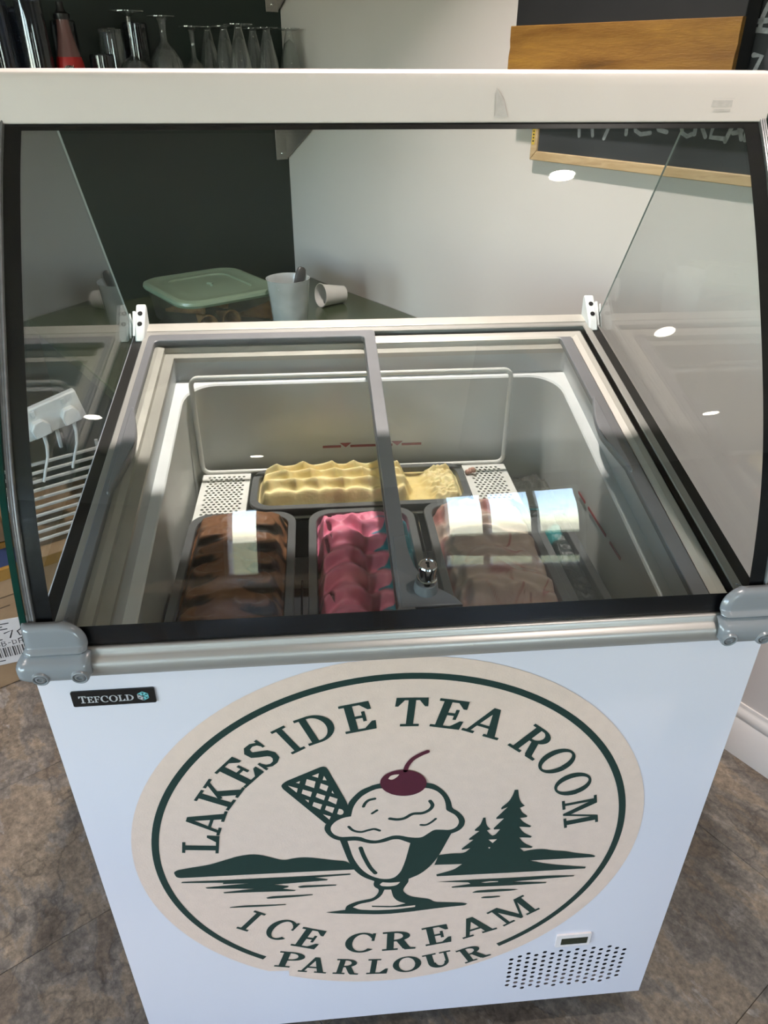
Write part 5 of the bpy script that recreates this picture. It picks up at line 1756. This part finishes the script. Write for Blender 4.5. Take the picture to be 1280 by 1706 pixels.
# ---- cream canopy bar on top of the glass
pr = [(0.2575, 0.5330), (0.2578, 0.5480), (0.2584, 0.5680), (0.2595, 0.5755), (0.2625, 0.5800), (0.2680, 0.5815), (0.300, 0.5825), (0.470, 0.5815), (0.4780, 0.5790), (0.4820, 0.5720), (0.4830, 0.5500), (0.4800, 0.5350), (0.470, 0.5335)]
mb = MB()
mb.prism(pr, -0.4250, 0.4250, lambda y, z, x: (x, y, ZP + z))
cb = mb.build('canopy_bar', M['canopy'], fz, smooth=40, bevel=0.002, bseg=2)
mb = MB()
mb.add([(0.1075, 0.2563, ZP + 0.5690 - 0.002), (0.1080, 0.2566, ZP + 0.5400), (0.1225, 0.2566, ZP + 0.5385), (0.1160, 0.2570, ZP + 0.5560)], [(0, 1, 2, 3)])
mb.build('tape_mark', M['tape'], cb, smooth=0, fix=False)
mb = MB()
for x0, z0_, x1, z1_ in ((0.352, 0.556, 0.376, 0.5665), (0.350, 0.548, 0.374, 0.5545), (0.353, 0.5435, 0.373, 0.546)):
    yy = lambda z: 0.2575 + max(0, z - 0.533) * 0.06 + max(0, z - 0.560) * 0.25 - 0.0009
    mb.add([(x0, yy(z0_), ZP + z0_), (x1, yy(z0_), ZP + z0_), (x1, yy(z1_), ZP + z1_), (x0 + 0.001, yy(z1_), ZP + z1_)], [(0, 1, 2, 3)])
mb.build('tape_mark', M['tape'], cb, smooth=0, fix=False)

# ---- castors
for sx in (-1, 1):
    for yy in (0.075, 0.62):
        x = sx * 0.345
        mb = MB()
        mb.box(x - 0.032, yy - 0.032, BZ - 0.006, x + 0.032, yy + 0.032, BZ - 0.0003)
        mb.prism([(-0.022, BZ - 0.006), (0.022, BZ - 0.006), (0.026, 0.034), (0.014, 0.026)], x - 0.018, x - 0.014, lambda y, z, q, yy=yy: (q, yy + y, z))
        mb.prism([(-0.022, BZ - 0.006), (0.022, BZ - 0.006), (0.026, 0.034), (0.014, 0.026)], x + 0.014, x + 0.018, lambda y, z, q, yy=yy: (q, yy + y, z))
        cs = mb.build('castor', M['steel'], fz, bevel=0.001)
        mb = MB()
        mb.lathe([(0.0005, -0.0125), (0.026, -0.0125), (0.031, -0.008), (0.031, 0.008), (0.026, 0.0125), (0.0005, 0.0125)], (x, yy + 0.012, 0.0312), (1, 0, 0), n=28)
        mb.build('wheel', M['black_rubber'], cs)

# ------------------------------------------------------------------ inside the tank: carrier rack
RY0, RY1 = 0.430, 0.568
rkz = ZP - 0.054
cr = thing('tub_carrier_rack', 'white wire rack with perforated shelf plates inside the freezer', 'rack', (0, 0.5, TF))
mb = MB()
loop = [(x, 0.5725, ZP + z) for x, z in rrect(-0.315, 0.2400, -0.052, 0.1300, 0.014, 5)]
mb.tube(loop, 0.0042, n=10, closed=True)
mb.build('upright_frame', M['wire_white'], cr, smooth=60)


def perf_plate(x0, x1, y0, y1):
    px, py = 0.0088, 0.0080
    nx, ny = int((x1 - x0 - 0.010) / px), int((y1 - y0 - 0.010) / py)
    mx, my = (x1 - x0 - nx * px) / 2, (y1 - y0 - ny * py) / 2
    mb = MB()
    z1, z0 = rkz, rkz - 0.0025

    def q(a0, b0, a1, b1):
        mb.add([(a0, b0, z1), (a1, b0, z1), (a1, b1, z1), (a0, b1, z1)], [(0, 1, 2, 3)])
    q(x0, y0, x1, y0 + my); q(x0, y1 - my, x1, y1); q(x0, y0 + my, x0 + mx, y1 - my); q(x1 - mx, y0 + my, x1, y1 - my)
    for j in range(ny):
        off = (j % 2) * px * 0.5
        cells = nx - (j % 2)
        yc = y0 + my + (j + 0.5) * py
        if off:
            q(x0 + mx, yc - py / 2, x0 + mx + off, yc + py / 2); q(x1 - mx - off, yc - py / 2, x1 - mx, yc + py / 2)
        for i in range(cells):
            xc = x0 + mx + off + (i + 0.5) * px
            o = [(xc + px / 2, yc), (xc + px / 2, yc + py / 2), (xc, yc + py / 2), (xc - px / 2, yc + py / 2), (xc - px / 2, yc), (xc - px / 2, yc - py / 2), (xc, yc - py / 2), (xc + px / 2, yc - py / 2)]
            h = [(xc + 0.0028 * cos(k * pi / 4), yc + 0.0028 * sin(k * pi / 4)) for k in range(8)]
            v = [(a, b, z1) for a, b in o] + [(a, b, z1) for a, b in h] + [(a, b, z0) for a, b in h]
            f = [(k, (k + 1) % 8, 8 + (k + 1) % 8, 8 + k) for k in range(8)] + [(8 + k, 8 + (k + 1) % 8, 16 + (k + 1) % 8, 16 + k) for k in range(8)]
            mb.add(v, f)
    # turned-down rim of the plate
    for a, b in (((x0, y0), (x1, y0)), ((x1, y0), (x1, y1)), ((x1, y1), (x0, y1)), ((x0, y1), (x0, y0))):
        mb.add([(*a, z1), (*b, z1), (*b, z1 - 0.010), (*a, z1 - 0.010)], [(0, 1, 2, 3)])
    return mb.build('perforated_plate', M['wire_white'], cr, smooth=0, fix=False)


perf_plate(-0.314, -0.2285, RY0 - 0.045, RY1)
perf_plate(0.1610, 0.2410, RY0 - 0.02, RY1)
mb = MB()
mb.tube([(-0.320, 0.418, ZP - 0.062), (0.320, 0.418, ZP - 0.062)], 0.0045, n=10)
mb.build('cross_rail', M['chrome'], cr)
for x, ye in ((-0.1330, 0.245), (0.0590, 0.413)):
    mb = MB()
    mb.tube([(x, ye, ZP - 0.064), (x, 0.095, ZP - 0.064)], 0.0017, n=8)
    mb.build('divider_wire', M['chrome'], cr)
mb = MB()
mb.box(-0.316, 0.0310, TF + 0.012, 0.316, 0.0335, ZP - 0.056)
mb.box(-0.316, 0.0335, TF + 0.012, 0.316, 0.405, TF + 0.016)
mb.build('gap_dark_sheet', M['black_plastic'], cr, smooth=0)  # black sheets added to darken the gaps between the tubs
for sx in (-0.322, 0.322):
    mb = MB()
    mb.tube([(sx * 0.985, 0.418, ZP - 0.062), (sx * 0.985, 0.418, TF + 0.004)], 0.004, n=8)
    mb.tube([(sx * 0.985, 0.094, ZP - 0.066), (sx * 0.985, 0.094, TF + 0.004)], 0.004, n=8)
    mb.build('rack_foot', M['wire_white'], cr)


# ------------------------------------------------------------------ ice cream tubs
def mix(a, b, t):
    t = min(max(t, 0), 1)
    return tuple(p + (q - p) * t for p, q in zip(a, b))


def tub(name, label, cx, cy, hx, hy, zr, depth, group=None, rot=0.0):
    t = thing(name, label, 'ice cream tub', (cx, cy, zr - depth), group)

    def L_(inx, z, r):
        out = []
        for x, y in rrect(-hx + inx, hx - inx, -hy + inx, hy - inx, r, 7):
            out.append((cx + x * cos(rot) - y * sin(rot), cy + x * sin(rot) + y * cos(rot), z))
        return out
    mb = MB()
    mb.loops([L_(0.0, zr - 0.006, 0.034), L_(0.0, zr - 0.001, 0.034), L_(0.001, zr, 0.033), L_(0.0115, zr, 0.028), L_(0.0125, zr - 0.001, 0.027), L_(0.020, zr - depth + 0.006, 0.022),
              L_(0.026, zr - depth + 0.003, 0.018)], False, True)
    mb.loops([L_(0.0, zr - 0.006, 0.034), L_(0.0095, zr - 0.006, 0.030), L_(0.0175, zr - depth + 0.004, 0.025), L_(0.022, zr - depth, 0.02)], False, True)
    mb.build('tub_body', M['tub_gray'], t, smooth=40)
    return t


def ice(parent, cx, cy, hx, hy, zr, fn, m, nx=80, ny=180, r=0.028, rot=0.0):
    """ice cream as a height field; fn(x, y) -> (height over the rim, colour)"""
    me = bpy.data.meshes.new('ice_cream')
    base = Vector(parent['base'])
    vs, cols = [], []
    for j in range(ny + 1):
        for i in range(nx + 1):
            x = (2 * i / nx - 1) * hx
            y = (2 * j / ny - 1) * hy
            ax, ay = abs(x), abs(y)
            if ax > hx - r and ay > hy - r:
                dx, dy = (ax - hx + r) / r, (ay - hy + r) / r
                ex, ey = dx * sqrt(1 - dy * dy / 2), dy * sqrt(1 - dx * dx / 2)
                x = math.copysign(hx - r + ex * r, x)
                y = math.copysign(hy - r + ey * r, y)
            e = min((1 - 2 * abs(i / nx - 0.5)) * hx, (1 - 2 * abs(j / ny - 0.5)) * hy)
            h, c = fn(x, y, e)
            X, Y = x * cos(rot) - y * sin(rot), x * sin(rot) + y * cos(rot)
            vs.append((cx + X - base.x, cy + Y - base.y, zr + h - base.z))
            cols.append((*c, 1.0))
    fs = [(j * (nx + 1) + i, j * (nx + 1) + i + 1, (j + 1) * (nx + 1) + i + 1, (j + 1) * (nx + 1) + i) for j in range(ny) for i in range(nx)]
    me.from_pydata(vs, [], fs)
    at = me.color_attributes.new('tone', 'FLOAT_COLOR', 'POINT')
    at.data.foreach_set('color', [q for c in cols for q in c])
    me.materials.append(m)
    me.polygons.foreach_set('use_smooth', [True] * len(fs))
    o = bpy.data.objects.new('ice_cream', me)
    COL.objects.link(o)
    o.parent = parent
    o['base'] = tuple(base)
    return o


def fbm(x, y, s, z=0.0, o=4):
    return noise.fractal(Vector((x * s, y * s, z)), 1.0, 2.0, o)


def n1(x, y, s, z=0.0):
    return noise.noise(Vector((x * s, y * s, z)))


# chocolate: two staggered files of scooped shells, dark sauce in the creases
SHELLS = []
for k in range(8):
    SHELLS.append((-0.034 + 0.005 * n1(k, 0, 1.7), 0.098 - k * 0.049 + 0.004 * n1(k, 5, 1.3), 0.028, 0.0265, -1))
    SHELLS.append((0.032 + 0.005 * n1(k, 3, 1.7), 0.122 - k * 0.049 + 0.004 * n1(k, 8, 1.3), 0.028, 0.0265, 1))


def choc(x, y, e):
    wx = x + 0.005 * n1(x, y, 34, 1) ; wy = y + 0.005 * n1(x, y, 34, 5)
    h, dark = 0.006 + 0.004 * n1(x, y, 22, 9), 0.0
    for cx, cy, rx, ry, sd in SHELLS:
        dx, dy = (wx - cx) / rx, (wy - cy + 0.30 * sd * (wx - cx)) / ry
        d = sqrt(dx * dx + dy * dy)
        out = dx * sd * 0.72 - dy * 0.69           # towards the outer, customer side of the shell
        if d < 1.0:
            rim = 0.012 * sstep(-0.7, 0.9, out)
            bowl = -0.014 * exp(-((dx + 0.12 * sd) ** 2 + (dy - 0.1) ** 2) * 2.6)
            lift = 0.008 + rim + bowl
            lift *= 1 - d ** 12
            h = max(h, lift)
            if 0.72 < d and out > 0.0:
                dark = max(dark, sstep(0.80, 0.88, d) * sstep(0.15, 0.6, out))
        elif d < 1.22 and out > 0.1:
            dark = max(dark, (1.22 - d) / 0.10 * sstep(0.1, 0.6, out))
    h += 0.015 * (1 - (x / 0.078) ** 2) + 0.0014 * fbm(x, y, 60) + 0.004
    back = sstep(0.124, 0.146, y + 0.008 * n1(x, y, 30))
    h = h + back * (0.004 + 0.005 * fbm(x, y, 34, 2))
    dark *= 1 - 0.8 * back
    h *= (1 - abs(x / 0.078) ** 6) * (1 - abs(y / 0.175) ** 12)
    edge = sstep(0.0, 0.012, e)
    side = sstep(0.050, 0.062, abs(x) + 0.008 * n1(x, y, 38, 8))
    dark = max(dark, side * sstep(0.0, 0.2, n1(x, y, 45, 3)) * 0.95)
    h = h * edge - 0.006 * (1 - edge)
    c = mix((0.150, 0.066, 0.031), (0.215, 0.105, 0.055), 0.5 + 0.8 * fbm(x, y, 25, 4))
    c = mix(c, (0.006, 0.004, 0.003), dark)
    return h, c


# vanilla: cusped waves running across the tub, a scraped right end
def vanilla(x, y, e):
    wx = x + 0.008 * n1(x, y, 18, 1)
    wy = y + 0.005 * n1(x, y, 22, 5)
    lam = 0.0285
    row = math.floor(wy / lam + 0.5)
    a = sqrt(sin(pi * (wx / 0.043 + 0.25 * (wy / lam))) ** 2 + 0.012)
    ph = (wy - 0.013 * a + 0.006) / lam
    fr = ph - math.floor(ph)
    s = (1 - fr / 0.76) if fr < 0.76 else (fr - 0.76) / 0.24
    s = s * s * (3 - 2 * s)
    h = 0.018 * s * (0.60 + 0.45 * (1 - a)) + 0.004 * (1 - a) + 0.003 * n1(x, y, 30, 11)
    left = h + 0.005 + 0.012 * (1 - (y / 0.060) ** 2) + 0.0013 * fbm(x, y, 50)
    left *= 1 - abs(x / 0.182) ** 14
    f = sstep(0.108, 0.138, x + 0.014 * n1(x, y, 30, 9))
    flat = -0.010 + 0.0010 * fbm(x, y, 70) + 0.004 * n1(x, y, 14)
    flake = 0.002 + 0.012 * abs(fbm(x, y, 55, 6)) + 0.0022 * sin((x * 0.5 + y) * 420 + 6 * n1(x, y, 25))
    right = flat + (flake - flat) * f
    t = sstep(0.070, 0.088, x + 0.012 * n1(x, y, 26, 2))
    h = left + (right - left) * t
    edge = sstep(0.0, 0.014, e)
    h = h * edge - 0.010 * (1 - edge)
    c = mix((0.74, 0.60, 0.29), (0.80, 0.69, 0.38), 0.5 + 0.9 * fbm(x, y, 22, 3))
    c = mix(c, (0.72, 0.54, 0.19), t * (1 - f) * 0.6)
    if n1(x, y, 160, 4) > 0.66 and t > 0.5:
        c = mix(c, (0.25, 0.15, 0.05), 0.5)
    return h, c


# bubblegum: pink S-waves with a blue flank
def bubble(x, y, e):
    lam = 0.047
    wx = x + 0.006 * n1(x, y, 26, 1)
    a = 0.5 + 0.5 * math.tanh((wx + 0.004) / 0.006)
    u = (wx + 0.062) / 0.058 if wx < -0.004 else (wx + 0.004) / 0.056
    arc = abs(sin(pi * min(max(u, 0), 1.2)))
    ph = (y - 0.033 * arc + 0.45 * lam * a + 0.004 * n1(x, y, 22)) / lam
    fr = ph - math.floor(ph)
    s = (1 - fr / 0.74) if fr < 0.74 else (fr - 0.74) / 0.26
    s = s * s * (3 - 2 * s)
    h = 0.005 + 0.018 * s * (1.15 - 0.45 * arc) + 0.004 * (1 - arc) + 0.011 * (1 - (x / 0.08) ** 2) + 0.001 * fbm(x, y, 60)
    s = 1 - s
    col_edge = x + 0.012 * cos(2 * pi * (y / lam + 0.28)) + 0.004 * n1(x, y, 50, 2)
    blue = sstep(0.0215, 0.0235, col_edge)
    h += 0.006 * blue * (1 - s)
    back = sstep(0.118, 0.140, y + 0.008 * n1(x, y, 40))
    h = h * (1 - back) + back * (0.004 + 0.004 * fbm(x, y, 45))
    blue *= 1 - back * 0.8
    if abs(x - 0.004) < 0.022 and 0.132 < y < 0.140:
        blue = max(blue, sstep(0.1, 0.3, n1(x, y, 90, 7)))
    edge = sstep(0.0, 0.011, e + 0.003 * n1(x, y, 70))
    h = h * edge - 0.012 * (1 - edge)
    c = mix((0.66, 0.175, 0.285), (0.74, 0.25, 0.36), 0.5 + 0.7 * fbm(x, y, 20, 6))
    c = mix(c, (0.018, 0.26, 0.34), blue)
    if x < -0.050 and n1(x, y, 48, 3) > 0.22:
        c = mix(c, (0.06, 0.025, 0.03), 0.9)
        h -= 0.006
    return h, c


# raspberry ripple: broad folds with red streaks, scraped at the front
def ripple(x, y, e):
    wx = x + 0.020 * n1(x, y, 15, 1) + 0.006 * n1(x, y, 40, 2)
    wy = y + 0.026 * n1(x, y, 13, 5) + 0.006 * n1(x, y, 42, 6)
    ph = (wy + 0.25 * wx) / 0.046
    fr = ph - math.floor(ph)
    s = (1 - fr / 0.8) if fr < 0.8 else (fr - 0.8) / 0.2
    s = s * s * (3 - 2 * s)
    h = 0.007 + 0.013 * s + 0.013 * (1 - (x / 0.078) ** 2) + 0.009 * n1(x, y, 24, 2) + 0.002 * fbm(x, y, 60)
    band = n1(wx * 0.55 - 0.2 * wy, wy, 46, 8)
    red = sstep(0.10, 0.0, abs(band + 0.06)) * sstep(-0.05, 0.25, n1(x, y, 17, 3)) * 0.85
    red = max(red, 0.7 * sstep(0.30, 0.45, n1(wx * 0.6, wy, 34, 12)))
    front = sstep(-0.080, -0.098, y + 0.012 * n1(x, y, 30, 3))
    flat = -0.004 + 0.004 * abs(fbm(x, y, 110, 4)) + 0.003 * n1(x, y, 30)
    h = h + (flat - h) * front
    red = red * (1 - front * 0.7)
    left = sstep(-0.050, -0.062, x + 0.006 * n1(x, y, 30, 7))
    h -= 0.014 * left * (1 - front)
    red = max(red, 0.65 * left * sstep(-0.1, 0.2, n1(x, y * 0.4, 60, 2)))
    right = sstep(0.062, 0.070, x)
    red = max(red, right * 0.8)
    top = sstep(0.118, 0.140, y + 0.012 * n1(x, y, 40))
    h += top * (0.006 * fbm(x, y, 55, 3) - 0.002)
    h *= (1 - abs(x / 0.0805) ** 6) * (1 - abs(y / 0.178) ** 12)
    edge = sstep(0.0, 0.010, e)
    h = h * edge - 0.012 * (1 - edge)
    c = mix((0.40, 0.275, 0.225), (0.58, 0.44, 0.375), 0.5 + 0.9 * n1(wx * 0.5, wy, 30, 3))
    c = mix(c, (0.56, 0.36, 0.29), max(front * 0.8, top * 0.7))
    if front > 0.4 and n1(x, y, 150, 9) > 0.35:
        c = mix(c, (0.30, 0.14, 0.11), 0.7)
    c = mix(c, (0.33, 0.055, 0.060), red)
    return h, c


def teal_streaks(x, y, e):
    h = 0.002 + 0.006 * fbm(x, y, 40) - 0.010 * sstep(0.03, -0.06, y)
    t = sstep(0.05, 0.25, n1(x, y * 0.5, 38, 2)) * sstep(0.0, 0.08, y)
    c = mix((0.012, 0.020, 0.020), (0.016, 0.19, 0.20), t)
    edge = sstep(0.0, 0.01, e)
    return h * edge - 0.01 * (1 - edge), c


ZR = ZP - 0.046
specs = [('chocolate', 'dark grey tub of chocolate ice cream scooped into overlapping shells', -0.2290, 0.2275, 0.0855, 0.1895, choc, 'ic_choc', 0.0),
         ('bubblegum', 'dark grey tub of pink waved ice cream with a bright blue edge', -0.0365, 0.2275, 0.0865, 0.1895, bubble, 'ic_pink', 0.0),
         ('ripple', 'dark grey tub of pale pink ice cream streaked with red ripple', 0.1535, 0.2350, 0.0865, 0.1930, ripple, 'ic_ripple', 0.0)]
for nm, lb, cx, cy, hx, hy, fn, mk, rot in specs:
    t = tub('ice_cream_tub', lb, cx, cy, hx, hy, ZR, 0.115, 'ice cream tubs in the freezer', rot)
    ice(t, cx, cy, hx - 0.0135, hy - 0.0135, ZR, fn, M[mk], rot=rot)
t = tub('ice_cream_tub', 'dark grey tub of pale yellow vanilla ice cream lying crosswise at the back', -0.0330, 0.4935, 0.1900, 0.0715, ZP - 0.045, 0.115, 'ice cream tubs in the freezer')
ice(t, -0.0330, 0.4935, 0.1765, 0.0580, ZP - 0.045, vanilla, M['ic_yellow'], nx=190, ny=84)
t = tub('ice_cream_tub', 'narrow dark stand-in tub with teal streaks beside the tank wall', 0.2845, 0.285, 0.0310, 0.1500, ZP - 0.075, 0.10, 'ice cream tubs in the freezer')  # tub added for an unidentified dark, teal-streaked shape
ice(t, 0.2845, 0.285, 0.0190, 0.1380, ZP - 0.078, teal_streaks, M['teal_fill'], nx=36, ny=140, r=0.016)

# a crumb of ice cream on the plate by the vanilla tub
mb = MB()
for k in range(3):
    c_ = Vector((0.1655 + 0.005 * k, 0.532 + 0.002 * (k % 2), rkz + 0.005 + 0.002 * k))
    lo = []
    for i in range(7):
        th = pi * i / 6
        lo.append([tuple(c_ + Vector((sin(th) * cos(2 * pi * j / 9), sin(th) * sin(2 * pi * j / 9), cos(th))) * (0.0052 + 0.0012 * n1(i, j, 1.3, k))) for j in range(9)])
    mb.loops(lo, True, True)
tag(mb.build('ice_cream_crumb', M['teal_fill'], None, smooth=60), 'small pink lump of spilt ice cream by the vanilla tub on the perforated plate', 'ice cream')
bpy.data.objects['ice_cream_crumb'].data.materials[0] = mat('pink_crumb', (0.50, 0.27, 0.21), 0.6, var=0.15, scale=120)

# clear crumpled wrapper in the back corner
mb = MB()
rows = []
for i in range(22):
    row = []
    for j in range(16):
        u, v = i / 21 - 0.5, j / 15 - 0.5
        x, y = 0.2850 + u * 0.072, 0.505 + v * 0.10
        z = ZP - 0.086 + 0.030 * (1 - 4 * u * u) * (1 - 3.2 * v * v) + 0.010 * n1(u, v, 7, 3) + 0.006 * n1(u, v, 17, 5)
        row.append((x, y, max(z, ZP - 0.105)))
    rows.append(row)
mb.grid(rows)
tag(mb.build('plastic_wrapper', M['clear_plastic'], None, smooth=0, solid=0.0006), 'crumpled clear plastic wrapper beside the perforated plate in the far tank corner', 'wrapper')

for o in bpy.data.objects:
    if 'base' in o:
        del o['base']
